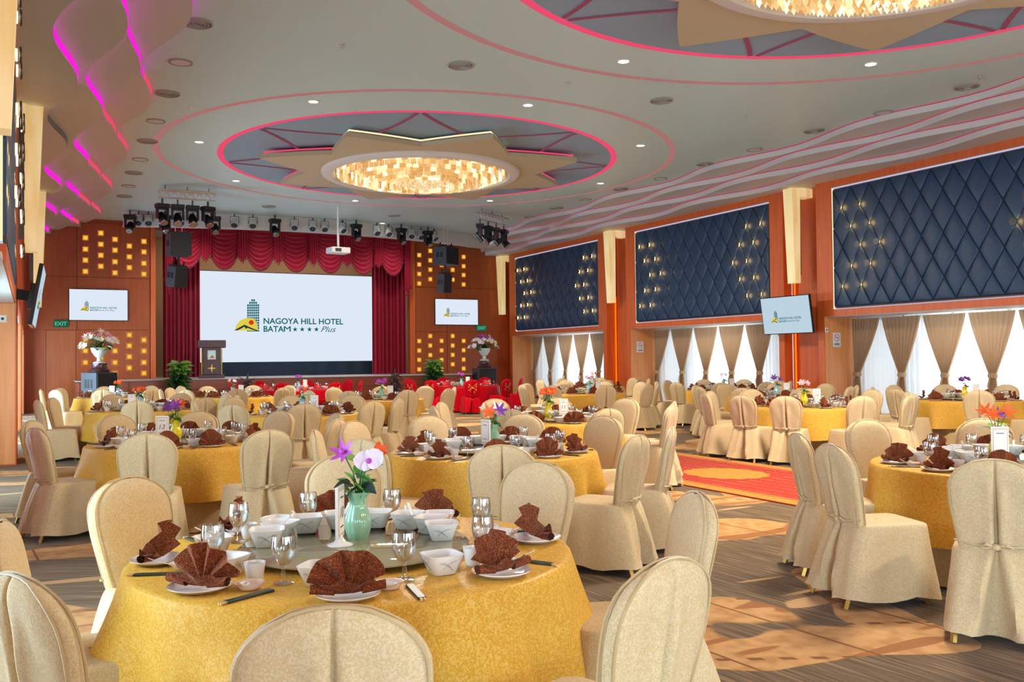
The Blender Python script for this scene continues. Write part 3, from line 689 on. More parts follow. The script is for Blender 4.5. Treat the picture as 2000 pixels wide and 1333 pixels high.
# ================================================================== STAGE
YS_ = 34.2
p0, p1 = aty(389.6, 528.5, YS_), aty(727.3, 705, YS_)
q1 = aty(727.3, 541, YS_)
Wd = p1.x-p0.x; zt = (p0.z+q1.z)/2; zb = p1.z
SCR0 = p0.copy()
def rotz(a): return Matrix.Rotation(a, 4, 'Z')
def flat(poly, y=-.0): return MB().add([(x, y, z) for x, z in poly], [tuple(range(len(poly)))])
def logo(par, W_, y=-.004):
    """the mark on the screens, W_ the screen width, origin at the lower left corner of the screen"""
    def U(cx, cy): w = aty(430+cx/7.692, 570+cy/7.692, YS_); return ((w.x-SCR0.x)/Wd*W_, (w.z-zb)/Wd*W_)
    def poly(pts_, mat, nm, dy): return obj(nm, MB().prism([U(*p) for p in pts_], .0015*W_, lambda a, b, t: (a, y-dy*W_*.0012-t, b)).mesh(nm, mat, False), par)
    m = MB()
    for r in range(13):
        for c_ in range(6):
            if (r == 0 and c_ not in (2, 3)) or (r == 1 and c_ in (0, 5)): continue
            a, b2 = U(405+c_*31, 115+r*38); a2, b3 = U(405+c_*31+25, 115+r*38+30)
            m.box(a, a2, y-.001*W_, y, b3, b2)
    obj('tower_mark', m.mesh('tower_mark', 'ink_teal', False), par)
    poly([(215, 583), (245, 500), (300, 432), (400, 392), (480, 400), (535, 445), (560, 540), (578, 588)], 'ink_yel', 'dome_mark', 1)
    m = MB()
    for k in range(16):
        a = k*2*PI/16+.1; q0 = U(465+42*cos(a), 465+42*sin(a)); q1 = U(465+95*cos(a-.03), 465+80*sin(a-.03)); q2 = U(465+95*cos(a+.03), 465+80*sin(a+.03))
        m.add([(p[0], y-.0045*W_, p[1]) for p in (q0, q1, q2)], [(0, 1, 2)])
    obj('ray_marks', m.mesh('ray_marks', 'ink_amb', False), par)
    poly([(465+38*cos(t*PI/10), 465+36*sin(t*PI/10)) for t in range(20)], 'ink_red', 'sun_mark', 3)
    poly([(205, 583), (360, 497), (470, 548), (588, 590), (540, 590), (470, 570), (410, 545), (385, 560), (360, 525), (330, 548), (255, 583)], 'ink_navy', 'hill_mark', 4)
    sz = 85/7.692/337*W_/.70
    for s, x0, x1, yb, bo in (('NAGOYA HILL HOTEL', 652, 1848, 482, .02), ('BATA', 652, 956, 602, .02), ('M', 956, 1056, 602, 0), ('M', 960, 1060, 602, 0)):
        a = U(x0, yb); text(s, sz, 'ink_teal', par, (a[0], y, a[1]), bold=bo, width=U(x1, yb)[0]-a[0])
    a = U(1512, 605); text('Plus', sz*1.02, 'ink_teal', par, (a[0], y, a[1]), shear=.42, width=U(1740, 605)[0]-a[0])
    for cx in (1125, 1232, 1340, 1445):
        poly([(cx+(40 if k % 2 == 0 else 16)*sin(k*PI/5), 568-(40 if k % 2 == 0 else 16)*cos(k*PI/5)) for k in range(10)], 'ink_teal', 'star_mark', 0)
YS_ = 34.2
p0, p1 = aty(389.6, 528.5, YS_), aty(727.3, 705, YS_)
q1 = aty(727.3, 541, YS_)
Wd = p1.x-p0.x; zt = (p0.z+q1.z)/2; zb = p1.z
t = thing('stage_screen', 'wide lit stage screen with green tower logo behind the swagged curtain', 'screen', (p0.x, YS_, zb))
obj('cabinet', MB().box(-.03, Wd+.03, .012, .3, -.03, zt-zb+.03).mesh('cabinet', 'black', False), t)
obj('display', MB().box(0, Wd, 0, .012, 0, zt-zb).mesh('display', 'scr', False), t)
sc = Wd; logo(t, Wd)
thing('screen_skirting', 'dark navy cloth hung below the stage screen', 'cloth', (0, 0, 0), me=MB().grid(lambda u, v: (p0.x-.1+(Wd+.2)*u, YS_-.25+.02*sin(u*60), SZ+.005+(zb-SZ-.005)*v), 120, 2).mesh('screen_skirting', 'skirt_navy'))

# swagged valance
ZT = 6.12; YV = 31.92
def wx(px, y=YV): return aty(px, 480, y).x
tails = [330, 400, 471.5, 541, 609, 675, 736, 792]
val = thing('stage_valance', 'crimson swagged valance with tasselled edge across the stage top', 'valance')
xs = [wx(p) for p in tails]
for i in range(7):
    xl, xr = xs[i]+.10, xs[i+1]-.10
    def fn(u, v):
        s = (1-(2*u-1)**2)**.75; dr = .72+.66*s
        fold = abs(sin(PI*8.5*v**.9))*(.25+.75*s)
        return (xl+(xr-xl)*u, YV-.06-.075*fold-.05*s*v, ZT-v*dr)
    sg = obj('swag', MB().grid(fn, 20, 68).mesh('swag', 'crimson'), val)
    m = MB()
    for k in range(25):
        x, y, z = fn(k/24, 1); m.lathe([(.006, .01), (.022, -.02), (.026, -.05), (.012, -.075)], 6, (x, y, z))
    obj('fringe', m.mesh('fringe', 'crimson_dk'), sg, kind='stuff')
for i, px in enumerate(tails):
    x = xs[i]; end = i in (0, 7); L = 1.15 if not end else 2.25; w = .17 if not end else .13
    if i == 0: x -= .02
    def fn(u, v):
        k = 1-.25*abs(2*u-1)*v
        return (x-w+2*w*u, YV-.18-.03*cos(u*2*PI*4), ZT-v*L*(1-.18*abs(2*u-1)))
    tl = obj('tail', MB().grid(fn, 32, 12).mesh('tail', 'crimson'), val)
    m = MB()
    for k in range(7):
        a, b2, c_ = fn(k/6, 1); m.lathe([(.006, .01), (.02, -.02), (.022, -.05), (.01, -.075)], 6, (a, b2, c_))
    obj('fringe', m.mesh('fringe', 'crimson_dk'), tl, kind='stuff')
obj('header', MB().box(xs[0]-.1, xs[-1]+.1, YV-.03, YV, ZT-.5, ZT+.06).mesh('header', 'crimson', False), val)
for nm, pa, pb in (('beside the lectern', 318, 391), ('beside the amber-lamp wall by the ferns', 727, 793)):
    ya = 32.75; xa, xb = aty(pa, 600, ya).x, aty(pb, 600, ya).x
    nf = 9
    def fn(u, v): return (xa+(xb-xa)*u, ya+.10*sin(u*2*PI*nf+.5*sin(u*20))*(.75+.25*v)+.03*sin(u*41), 6.0-(6.0-SZ-.02)*v)
    thing('stage_curtain', 'long crimson stage curtain in deep folds '+nm, 'curtain', group='crimson stage curtains', me=MB().grid(fn, 120, 6).mesh('stage_curtain', 'crimson'))

# lectern
p = aty(410, 736, 31.3); lw, lh = .42, 1.24
t = thing('lectern', 'dark wooden lectern with gold star and framed emblem on the stage', 'lectern', (p.x, 31.0, SZ), rz=-.12)
obj('base', MB().bbox(-.40, .40, -.27, .27, 0, .12, .015).mesh('base', 'wood_pod', False), t)
obj('body', MB().bbox(-.29, .29, -.2, .2, .12, 1.02, .015).mesh('body', 'wood_pod', False), t)
obj('top', MB().bbox(-.44, .44, -.30, .30, 1.0, 1.25, .02).mesh('top', 'wood_pod', False), t)
for x in (-.31, .31): obj('gold_post', MB().lathe([(.018, .13), (.018, .98)], 8, (x, -.21, 0)).mesh('gold_post', 'gold'), t)
em_ = obj('emblem', MB().bbox(-.13, .13, -.215, -.2, .62, .92, .005).mesh('emblem', 'lampwhite', False), t)
obj('emblem_picture', MB().box(-.10, .10, -.219, -.215, .66, .88).mesh('emblem_picture', 'jade', False), em_)
obj('emblem_hill', MB().prism([(-.08, .67), (.08, .67), (.03, .76), (-.02, .73)], .003, lambda a, b2, t_: (a, -.2195-t_, b2)).mesh('emblem_hill', 'orange_f', False), em_)
obj('star', MB().prism([((.15 if k % 2 == 0 else .035)*sin(k*PI/4), .33+(.15 if k % 2 == 0 else .035)*cos(k*PI/4)) for k in range(8)], .008, lambda a, b2, t_: (a, -.201-t_, b2)).mesh('star', 'gold', False), t)

def tv(label, loc, w, h, rot, mount):
    t = thing('television', label, 'television', loc, rot=rot, group='wall screens')
    obj('housing', MB().bbox(-w/2-.02, w/2+.02, 0, .06, -h/2-.02, h/2+.02, .008).mesh('housing', 'black_g', False), t)
    d = obj('display', MB().box(-w/2, w/2, -.003, .002, -h/2, h/2).mesh('display', 'scr_tv' if mount else 'scr', False), t)
    g_ = obj('logo_mark', None, t, (-w/2, -.004, -h/2)); g_.scale = (1, 1, 1)
    L0 = len(COL.objects)
    before = set(COL.objects); logo(g_, w, -.002)
    if mount: obj('bracket', MB().box(-.2, .2, .06, .14, -.2, .2).box(-.05, .05, .12, .34, -.08, .08).mesh('bracket', 'black', False), t)
    return t
a, b2, c_ = aty(135.4, 565, Y1-.1), aty(249, 567.2, Y1-.1), aty(249, 626.2, Y1-.1)
tv('flat screen with green tower logo above the amber lamps by the door', ((a.x+b2.x)/2, Y1-.1, (a.z+c_.z)/2), b2.x-a.x, (a.z+b2.z)/2-c_.z, (0, 0, 0), 0)
a, b2, c_ = aty(850.3, 584.2, Y1-.1), aty(933, 586.6, Y1-.1), aty(933, 634.9, Y1-.1)
tv('flat screen with green tower logo below the loudspeakers by the window corner', ((a.x+b2.x)/2, Y1-.1, (a.z+c_.z)/2), b2.x-a.x, (a.z+b2.z)/2-c_.z, (0, 0, 0), 0)
tv('tilted screen with green tower logo on the pillar between window bays', (16.25, 16.32, 2.52), 1.58, .89, (.14, 0, -PI/2), 1)
p = aty(74, 582, 16.0)
tv('screen seen almost edge-on, tilted off the orange-lit pillar', (p.x+.02, 16.0, p.z), 1.58, .89, (.17, 0, PI/2-.03), 1)
t = thing('screen_pole', 'thin bright cable pole running down the pillar behind the tilted screen', 'pole', (16.45, 16.3, 0), me=MB().tube([(0, 0, .05), (0, 0, 5.4)], .013, 8).mesh('screen_pole', 'alu'))

def exit_sign(px, py, where):
    p = aty(px, py, Y1-.12)
    t = thing('exit_sign', 'green lit EXIT sign '+where, 'sign', (p.x, Y1-.12, p.z), group='exit signs')
    obj('box', MB().bbox(-.21, .21, -.0, .09, -.11, .11, .008).mesh('box', 'exit', False), t)
    text('EXIT', .17, 'exit_t', t, (0, -.004, -.06), align='CENTER', bold=.02)
exit_sign(119, 632.5, 'over the door'); exit_sign(941, 641, 'beside the small screen')

# loudspeakers in front of the stage, each carrying an urn of flowers
def sub(px, pyt, y, rz, where):
    p = aty(px, pyt, y)
    h = p.z
    t = thing('loudspeaker', 'big black floor loudspeaker carrying a flower urn '+where, 'speaker', (p.x, y, 0), rz, group='floor loudspeakers')
    obj('cabinet', MB().bbox(-.37, .37, -.33, .33, .02, h, .015).mesh('cabinet', 'grey_cab', False), t)
    obj('grille', MB().bbox(-.34, .34, -.35, -.33, .05, h-.03, .006).mesh('grille', 'black', False), t)
    for y_ in (-.12, .02, .14): obj('handle', MB().bbox(-.38, -.368, y_-.035, y_+.035, h-.45, h-.2, .003).mesh('handle', 'black', False), t)
    t2 = thing('pedestal', 'dark carved pedestal on the loudspeaker '+where, 'pedestal', (p.x, y, h), rz, group='pedestals')
    obj('body', MB().lathe([(.01, 0), (.27, 0), (.29, .06), (.24, .1), (.2, .2), (.22, .27), (.01, .27)], 8).mesh('body', 'wood_pod'), t2)
    zt_ = h+.272
    t3 = thing('urn', 'pale stone urn of flowers '+where, 'urn', (p.x, y, zt_), 0, group='flower urns', me=MB().lathe([(.01, 0), (.17, 0), (.17, .03), (.07, .07), (.06, .16), (.13, .22), (.21, .34), (.235, .44), (.25, .46), (.22, .46), (.18, .36), (.01, .33)], 24).mesh('urn', 'urn'))
    return Vector((p.x, y, zt_+.44))
# leaf and flower meshes
def leaf_me(name, L, w, mat, droop=.3, fold=.15):
    def fn(u, v):
        s = sin(PI*v**.8)*(1-.25*v); return ((2*u-1)*w*s, L*v, -droop*L*v*v+abs(2*u-1)*w*fold*s)
    return MB().grid(fn, 4, 7).mesh(name, mat)
LEAF = {k: leaf_me('leaf', .26, .085, k) for k in ('leaf', 'leaf_lt', 'leaf_dk', 'leaf_bronze')}
LEAFS = {k: leaf_me('leaf', .10, .02, k) for k in ('leaf', 'leaf_lt', 'leaf_dk')}
def petal_flower(name, n, L, w, cup, mat, centre=None):
    m = MB()
    for k in range(n):
        a = 2*PI*k/n; R = Matrix.Rotation(a, 4, 'Z')
        def fn(u, v):
            s = sin(PI*(.08+.92*v)**.75)**.8; return R @ Vector(((2*u-1)*w*s, L*v, cup*L*v*v+.12*w*(2*u-1)**2))
        m.grid(fn, 4, 5)
    return m.mesh(name, mat)
FLW = {}
for nm, mt in (('cream', 'cream_f'), ('pink', 'pink_f'), ('magenta', 'magenta_f'), ('purple', 'purple_f'), ('orange', 'orange_f'), ('white', 'orchid'), ('yellow', 'yellow_f')):
    FLW[nm] = petal_flower('flower', 6, .055, .02, .5, mt)
LILY = {nm: petal_flower('flower', 6, .085, .016, .35, mt) for nm, mt in (('orange', 'orange_f'), ('purple', 'purple_f'), ('magenta', 'magenta_f'), ('white', 'orchid'))}
def orient(d, roll=0):
    d = Vector(d).normalized(); return d.to_track_quat('Z', 'Y').to_matrix().to_4x4() @ Matrix.Rotation(roll, 4, 'Z')
def put(name, me, par, loc, d, roll=0, s=1, **kw):
    o = obj(name, me, par, **kw); o.matrix_local = Matrix.Translation(loc) @ orient(d, roll) @ Matrix.Scale(s, 4); return o
def arrangement(loc, label, cols, n=46, R=.55, H=.42, group=None, seed=1):
    rd = random.Random(seed); t = thing('flower_arrangement', label, 'flowers', loc, group=group)
    st = MB()
    for i in range(n):
        a = rd.random()*2*PI; e = rd.random()**.6; r = R*e; z = H*(1-e*e*.75)+rd.uniform(-.05, .1)-(.25*max(0, e-.75)*2)
        c_ = cols[0] if z > H*.75 and rd.random() < .8 else rd.choice(cols[1:])
        put('flower', FLW[c_], t, (r*cos(a), r*sin(a), z), (r*cos(a)+.01, r*sin(a)-.25, .35), rd.random()*6, rd.uniform(1.5, 2.1))
        st.tube([(0, 0, -.06), (r*.5*cos(a), r*.5*sin(a), z*.7), (r*cos(a), r*sin(a), z-.01)], .006, 4)
    for i in range(26):
        a = rd.random()*2*PI; r = R*rd.uniform(.3, .85)
        put('leaf', LEAF[rd.choice(('leaf', 'leaf_lt'))], t, (.4*r*cos(a), .4*r*sin(a), rd.uniform(.0, .2)), (-.2*cos(a), -.2*sin(a), 1), a-PI/2+0, rd.uniform(.8, 1.3))
    obj('stems', st.mesh('stems', 'leaf'), t)
u1 = sub(194, 728, 29.4, .62, 'by the door side'); u2 = sub(946, 719, 30.3, -.06, 'by the window corner')
arrangement(u1, 'urn bouquet of pink, white and cream flowers by the door side', ['pink', 'cream', 'white', 'cream'], seed=3, group='urn bouquets')
arrangement(u2, 'urn bouquet of cream flowers with a mauve crest by the window corner', ['magenta', 'cream', 'cream', 'white'], seed=5, group='urn bouquets')

def bush(px, y, top, w, label, mats, n=120, seed=2, z0=0):
    rd = random.Random(seed); p = aty(px, 760, y); t = thing('potted_shrub', label, 'plant', (p.x, y, z0), group='leafy shrubs by the stage')
    h = aty(px, top, y).z-z0
    obj('pot', MB().lathe([(.01, 0), (.18, 0), (.24, .32), (.25, .34), (.22, .34), (.2, .3), (.01, .3)], 20).mesh('pot', 'black'), t)
    st = MB()
    for k in range(5):
        a = k*1.3; st.tube([(.05*cos(a), .05*sin(a), .3), (.12*cos(a), .12*sin(a), h*.6), (.2*cos(a)*w, .2*sin(a)*w, h*.93)], [.018, .014, .006], 5)
    obj('stem', st.mesh('stem', 'leaf_dk'), t)
    for i in range(n):
        e = (i+.5)/n; z = .38+(h-.45)*e; a = i*2.39996; r = w*(.35+.65*sin(PI*min(1, .15+.8*e)))*rd.uniform(.3, .8)
        mm = mats[1] if e > .72 else mats[0]
        put('leaf', LEAF[mm], t, (r*.5*cos(a), r*.5*sin(a), z), (-.5*cos(a), -.5*sin(a), .8), a-PI/2, rd.uniform(1.1, 1.6))
bush(350, 29.6, 704, .42, 'tall dark leafy shrub with fresh green top before the lectern', ('leaf', 'leaf_lt'), seed=11)
bush(846, 29.6, 702, .36, 'tall bright green shrub before the amber lamps', ('leaf', 'leaf_lt'), seed=12)
def fern(px, py, y, label, mat, n=18, L=.7, seed=1, up=.6):
    rd = random.Random(seed); p = aty(px, py, y); t = thing('fern', label, 'plant', (p.x, y, 0), group='low ferns along the stage front')
    h = max(.15, p.z-L*.6)
    obj('pot', MB().lathe([(.01, 0), (.16, 0), (.2, h*.8), (.17, h*.8), (.01, h*.75)], 16).mesh('pot', 'wood_pod'), t)
    for k in range(n):
        a = 2*PI*k/n+rd.uniform(-.2, .2); l = L*rd.uniform(.7, 1.1); b3 = up*rd.uniform(.6, 1.3); m = MB()
        def mid(v): return Vector((cos(a)*l*v, sin(a)*l*v, h*.8+l*b3*v*(1-.75*v)))
        side = Vector((-sin(a), cos(a), 0))
        for j in range(11):
            q = mid((j+.5)/11); q2 = mid((j+1)/11); w = .085*sin(PI*(j+1.2)/12.5)
            m.add([q, q+side*w+(q2-q)*.6, q2, q-side*w+(q2-q)*.6], [(0, 1, 2, 3)])
        obj('frond', m.mesh('frond', mat, False), t)
fern(403, 752, 29.7, 'low arching fern beside the lectern shrub', 'leaf', 20, .85, 1)
fern(700, 757, 29.7, 'pale green fern under the stage edge', 'leaf_lt', 18, .7, 2); fern(742, 760, 29.7, 'dark green fern beside the bronze dracaena', 'leaf', 18, .7, 3)
fern(815, 762, 29.4, 'bright fern left of the leafy shrub near the red table', 'leaf_lt', 18, .7, 4)
fern(880, 752, 29.9, 'dark fern behind the red table', 'leaf_dk', 16, .6, 5)
def dracaena(px, y, top, label, seed):
    rd = random.Random(seed); p = aty(px, 760, y); h = aty(px, top, y).z; t = thing('dracaena', label, 'plant', (p.x, y, 0), group='bronze dracaenas by the stage')
    obj('pot', MB().lathe([(.01, 0), (.15, 0), (.19, .3), (.16, .3), (.01, .27)], 16).mesh('pot', 'wood_pod'), t)
    obj('stem', MB().tube([(0, 0, .25), (.02, 0, h*.6), (0, 0, h*.92)], .02, 6).mesh('stem', 'wood_pod'), t)
    for i in range(34):
        e = i/34; a = i*2.4; l = .34*rd.uniform(.8, 1.2)
        put('leaf', LEAF['leaf_bronze'], t, (0, 0, .45+(h-.55)*e), (-.8*cos(a), -.8*sin(a), .7), a-PI/2, 1.25).scale = (.45, 1.5, 1)
dracaena(771, 29.5, 724, 'bronze spiky dracaena before the stage curtain', 4); dracaena(482, 29.6, 736, 'small bronze dracaena at the middle of the stage front', 6)

# ---- lighting rigs
def mover_spec():
    base = MB().bbox(-.17, .17, -.12, .12, -.11, 0, .015).mesh('base', 'black', False)
    clamp = MB().box(-.02, .02, -.02, .02, 0, .14).mesh('clamp', 'dkmetal', False)
    yk = MB().bbox(-.16, -.11, -.07, .07, -.40, -.1, .015).bbox(.11, .16, -.07, .07, -.40, -.1, .015).bbox(-.16, .16, -.07, .07, -.15, -.1, .012).mesh('yoke', 'black', False)
    hd = MB().lathe([(.01, -.17), (.085, -.16), (.105, -.05), (.11, .1), (.12, .17), (.105, .185), (.01, .18)], 18).xf(Matrix.Translation((0, 0, -.38)) @ Matrix.Rotation(PI/2+.9, 4, 'X')).mesh('head', 'black_g')
    ln = MB().lathe([(.01, .187), (.095, .187), (.1, .182)], 18).xf(Matrix.Translation((0, 0, -.38)) @ Matrix.Rotation(PI/2+.9, 4, 'X')).mesh('lens', 'alu')
    return [('clamp', clamp), ('base', base), ('yoke', yk), ('head', hd, [('lens', ln)])]
def par_spec():
    yk = MB().tube([(-.13, 0, -.24), (-.13, 0, -.02), (.13, 0, -.02), (.13, 0, -.24)], .012, 5).box(-.02, .02, -.02, .02, -.03, .06).mesh('yoke', 'dkmetal', False)
    cn = MB().lathe([(.01, -.13), (.09, -.12), (.115, -.02), (.12, .14), (.11, .14), (.1, .02), (.01, 0)], 16).xf(Matrix.Translation((0, 0, -.24)) @ Matrix.Rotation(PI/2+.75, 4, 'X')).mesh('can', 'lampwhite')
    ln = MB().lathe([(.01, .1), (.1, .1)], 16).xf(Matrix.Translation((0, 0, -.24)) @ Matrix.Rotation(PI/2+.75, 4, 'X')).mesh('lens', 'grey_cab')
    return [('yoke', yk), ('can', cn, [('lens', ln)])]
MV, PR = mover_spec(), par_spec()
mv = [254, 322, 420, 537, 696, 784, 836]; mvy = [447, 440, 437, 436, 447, 456, 470]
for i, (px, py) in enumerate(zip(mv, mvy)):
    y = 30
    for _ in range(6): p = aty(px, py, y); y = bulk_y(p.x)-.42
    place(MV, thing('moving_light', 'black moving head light under the white bulkhead, %s from the door side' % ORD[i], 'stage light', (p.x, y, HC-.14), random.uniform(-.5, .5), 'moving lights along the bulkhead'))
prx = [271, 290, 352, 377, 458, 494, 575, 611, 634, 669, 736, 759, 804, 822, 848]; pry = [437, 435, 437, 436, 428, 428, 428, 433, 435, 436, 443, 446, 453, 457, 470]
for i, (px, py) in enumerate(zip(prx, pry)):
    y = 30
    for _ in range(6): p = aty(px, py, y); y = bulk_y(p.x)-.2
    place(PR, thing('par_light', 'small white spotlight under the bulkhead, %s from the door side' % ORD[i], 'stage light', (p.x, y, HC-.06), random.uniform(-.4, .4), 'white spotlights along the bulkhead'))
def truss(p, q, label):
    d = q-p; L = d.length; ang = math.atan2(d.y, d.x); t = thing('light_truss', label, 'truss', (p.x, p.y, p.z), ang, 'ceiling light trusses')
    for nm, y, z in (('chord', -.11, 0), ('chord', .11, 0), ('chord', 0, -.2)): obj(nm, MB().tube([(0, y, z), (L, y, z)], .02, 6).mesh(nm, 'alu'), t)
    m = MB(); k = int(L/.2)
    for i in range(k):
        a, b3 = L*i/k, L*(i+.5)/k; c3 = L*(i+1)/k
        for y in (-.11, .11): m.tube([(a, y, 0), (b3, 0, -.2), (c3, y, 0)], .009, 4)
    obj('lacing', m.mesh('lacing', 'alu'), t)
    for x in (L*.12, L*.5, L*.88): obj('hanger', MB().tube([(x, 0, -.0), (x, 0, HC-p.z)], .012, 5).mesh('hanger', 'dkmetal'), t)
    return ang, L
pa = atz(362, 365, HC); yT = pa.y
a_, b_ = aty(309, 373, yT), aty(421, 372, yT)
a_.z = b_.z = HC-.13
truss(a_, b_, 'silver truss hung from the ceiling in front of the door-side loudspeakers')
for i, px in enumerate((317, 347, 376, 406)):
    p = aty(px, 400, yT); place(MV, thing('moving_light', 'black moving head light under the door-side truss, %s from the door side' % ORD[i], 'stage light', (p.x, yT, HC-.50), random.uniform(-.6, .6), 'moving lights on the door-side truss'))
a_, b_ = atz(934, 414, HC-.13), atz(987, 428, HC-.13); dd = (b_-a_); dd.normalize()
mid_ = (a_+b_)/2; L_ = (b_-a_).length
truss(a_, b_, 'silver truss hung from the ceiling on the window side')
for i in range(4):
    p = a_+(b_-a_)*(.06+.88*i/3); place(MV, thing('moving_light', 'black moving head light under the window-side truss, %s from the stage end' % ORD[3-i], 'stage light', (p.x, p.y, HC-.50), .9+random.uniform(-.3, .3), 'moving lights on the window-side truss'))
# hung loudspeakers
def hung(px, py, y, w, h, dpt, rz, tilt, label, frame=True):
    p = aty(px, py, y); t = thing('hanging_loudspeaker', label, 'speaker', (p.x, y, p.z), rot=(tilt, 0, rz), group='hanging loudspeakers')
    obj('cabinet', MB().bbox(-w/2, w/2, -dpt/2, dpt/2, -h/2, h/2, .012).mesh('cabinet', 'grey_cab', False), t)
    obj('grille', MB().bbox(-w/2+.02, w/2-.02, -dpt/2-.02, -dpt/2, -h/2+.02, h/2-.02, .005).mesh('grille', 'black', False), t)
    for k in (-1, 1): obj('handle', MB().bbox(-w/2-.012, -w/2, k*.09-.05, k*.09+.05, -.05, .12, .003).mesh('handle', 'black', False), t)
    obj('fly_bar', MB().box(-w/2, w/2, -.12, .12, h/2, h/2+.05).box(-w/2+.03, -w/2+.06, -.02, .02, h/2, h/2+.16).box(w/2-.06, w/2-.03, -.02, .02, h/2, h/2+.16).mesh('fly_bar', 'black', False), t)
    if not frame: obj('rod', MB().tube([(0, 0, h/2), (0, 0, h/2+.42)], .03, 6).mesh('rod', 'black'), t)
    if frame: obj('rod', MB().tube([(-.1, 0, h/2), (-.1, 0, HC-p.z)], .012, 5).tube([(.1, 0, h/2), (.1, 0, HC-p.z)], .012, 5).mesh('rod', 'alu'), t)
hung(349, 479, 28.9, .62, .68, .6, .1, 0, 'big black loudspeaker hung before the crimson curtain, upper of two')
hung(346, 541, 28.9, .46, .62, .45, .45, .16, 'smaller black loudspeaker hung aslant before the crimson curtain, lower of two', False)
hung(871, 501, 28.9, .66, .62, .6, .42, 0, 'big black loudspeaker hung before the amber lamps, upper of two')
hung(868, 554, 28.9, .36, .66, .4, .2, .1, 'narrow black loudspeaker hung before the amber lamps, lower of two', False)
# projector
p = atz(660, 403, HC); q = aty(661, 490, p.y)
t = thing('projector', 'white ceiling projector on a long pole before the stage', 'projector', (p.x, p.y, q.z), .12)
obj('body', MB().bbox(-.30, .30, -.24, .24, -.09, .09, .025).mesh('body', 'projw', False), t)
obj('lens', MB().lathe([(.01, 0), (.07, 0), (.075, .05), (.06, .06), (.01, .05)], 16).xf(Matrix.Translation((.08, .24, 0)) @ Matrix.Rotation(-PI/2, 4, 'X')).mesh('lens', 'black_g'), t)
obj('vent', MB().box(-.2, .0, -.245, -.24, -.05, .05).mesh('vent', 'grey_cab', False), t)
obj('pole', MB().tube([(0, 0, .08), (0, 0, HC-q.z)], .035, 10).mesh('pole', 'projw'), t)

# ---- ceiling fittings
DL = [(612, 198), (1031, 205), (1251, 284), (1173, 358), (957, 392), (694, 392), (461, 353), (389, 277)]
DRIM = MB().lathe([(.115, 0), (.115, -.012), (.09, -.014), (.085, 0)], 24).mesh('trim_ring', 'white'); DGL = MB().lathe([(.088, -.006), (.01, -.006)], 20).mesh('glow', 'down', False)
def down(p, label, grp):
    t = thing('downlight', label, 'ceiling light', (p[0], p[1], HC), group=grp); obj('trim_ring', DRIM, t); obj('glow', DGL, t)
for i, (px, py) in enumerate(DL):
    p = atz(px, py, HC); down(p, 'lit downlight in the stage-side rosette ring, %s clockwise from the door side' % ORD[i], 'downlights round the stage rosette')
cx, cy_ = CIRC[1]
for i in range(8):
    a = PI/2-.03+i*PI/4; down((cx+5.27*cos(a)-.12, cy_+5.27*sin(a)), 'lit downlight in the ring above the runner, %s from the stage side' % ORD[i], 'downlights round the runner rosette')
for i, (px, py) in enumerate(((584, 427), (747, 436))):
    down(atz(px, py, HC), 'lit round downlight close to the bulkhead, %s' % ('by the lectern side' if i == 0 else 'by the fern side'), 'downlights by the bulkhead')
dm = [MB().lathe([(r, 0), (r, -.02), (r-.018, -.03), (r-.03, -.012), (r-.034, 0)], 32).mesh('louvre_ring', 'vent_grey') for r in (.21, .165, .12, .075)]
dback = MB().lathe([(.2, -.002), (.001, -.002)], 24).mesh('vent_back', 'dkmetal', False)
spk = MB().lathe([(.18, 0), (.18, -.02), (.155, -.024), (.15, -.012)], 32).mesh('speaker_rim', 'vent_grey'); spg = MB().lathe([(.152, -.012), (.001, -.016)], 24).mesh('speaker_grille', 'rib', False)
def ceilfit(pts_, where):
    for i, (px, py, kind) in enumerate(pts_):
        p = atz(px, py, HC)
        if kind == 'd':
            t = thing('air_diffuser', 'round ringed air diffuser %s, number %d from the camera' % (where, i+1) if 0 else 'round ringed air diffuser, %s fitting from the camera %s' % (ORD[i], where), 'air vent', (p.x, p.y, HC), group='ceiling air diffusers')
            for q_ in dm: obj('louvre_ring', q_, t)
            obj('vent_back', dback, t)
        else:
            t = thing('ceiling_speaker', 'plain round ceiling speaker, %s fitting from the camera %s' % (ORD[i], where), 'speaker', (p.x, p.y, HC), group='ceiling speakers')
            obj('speaker_rim', spk, t); obj('speaker_grille', spg, t)
ceilfit([(385, 44, 'd'), (353, 121, 's'), (327, 182, 'd'), (304, 236, 's'), (288, 275, 'd'), (274, 311, 's'), (261, 337, 'd'), (251, 363, 's'), (243, 383, 'd')], 'along the magenta ribs')
ceilfit([(1888, 169, 'd'), (1725, 219, 's'), (1590, 255, 'd'), (1474, 292, 's'), (1377, 320, 'd'), (1290, 349, 's'), (1212, 369, 'd'), (1144, 390, 's'), (1087, 406, 'd'), (1035, 424, 's')], 'along the window-side ribs')
ceilfit([(900, 127, 'd'), (1292, 196, 'd')], 'between the two rosettes')
ceilfit([(525, 403, 'd'), (770, 421, 'd')], 'before the bulkhead')
spr = MB().lathe([(.035, 0), (.035, -.008), (.012, -.012), (.012, -.05), (.03, -.055), (.03, -.06), (.001, -.062)], 12).mesh('sprinkler', 'alu')
for px, py, w_ in ((668, 87, 'near the big diffuser by the ribs'), (1107, 161, 'between the two rosettes'), (1457, 226, 'window side of the stage rosette'), (1914, 147, 'window side of the runner rosette')):
    p = atz(px, py, HC); thing('sprinkler', 'small metal fire sprinkler '+w_, 'sprinkler', (p.x, p.y, HC), group='fire sprinklers', me=spr)
p = atz(373, 211, HC); thing('smoke_detector', 'small white smoke detector beside the stage rosette', 'detector', (p.x, p.y, HC), me=MB().lathe([(.06, 0), (.06, -.02), (.04, -.045), (.001, -.05)], 20).mesh('smoke_detector', 'white'))
p = atz(57, 95, HC)
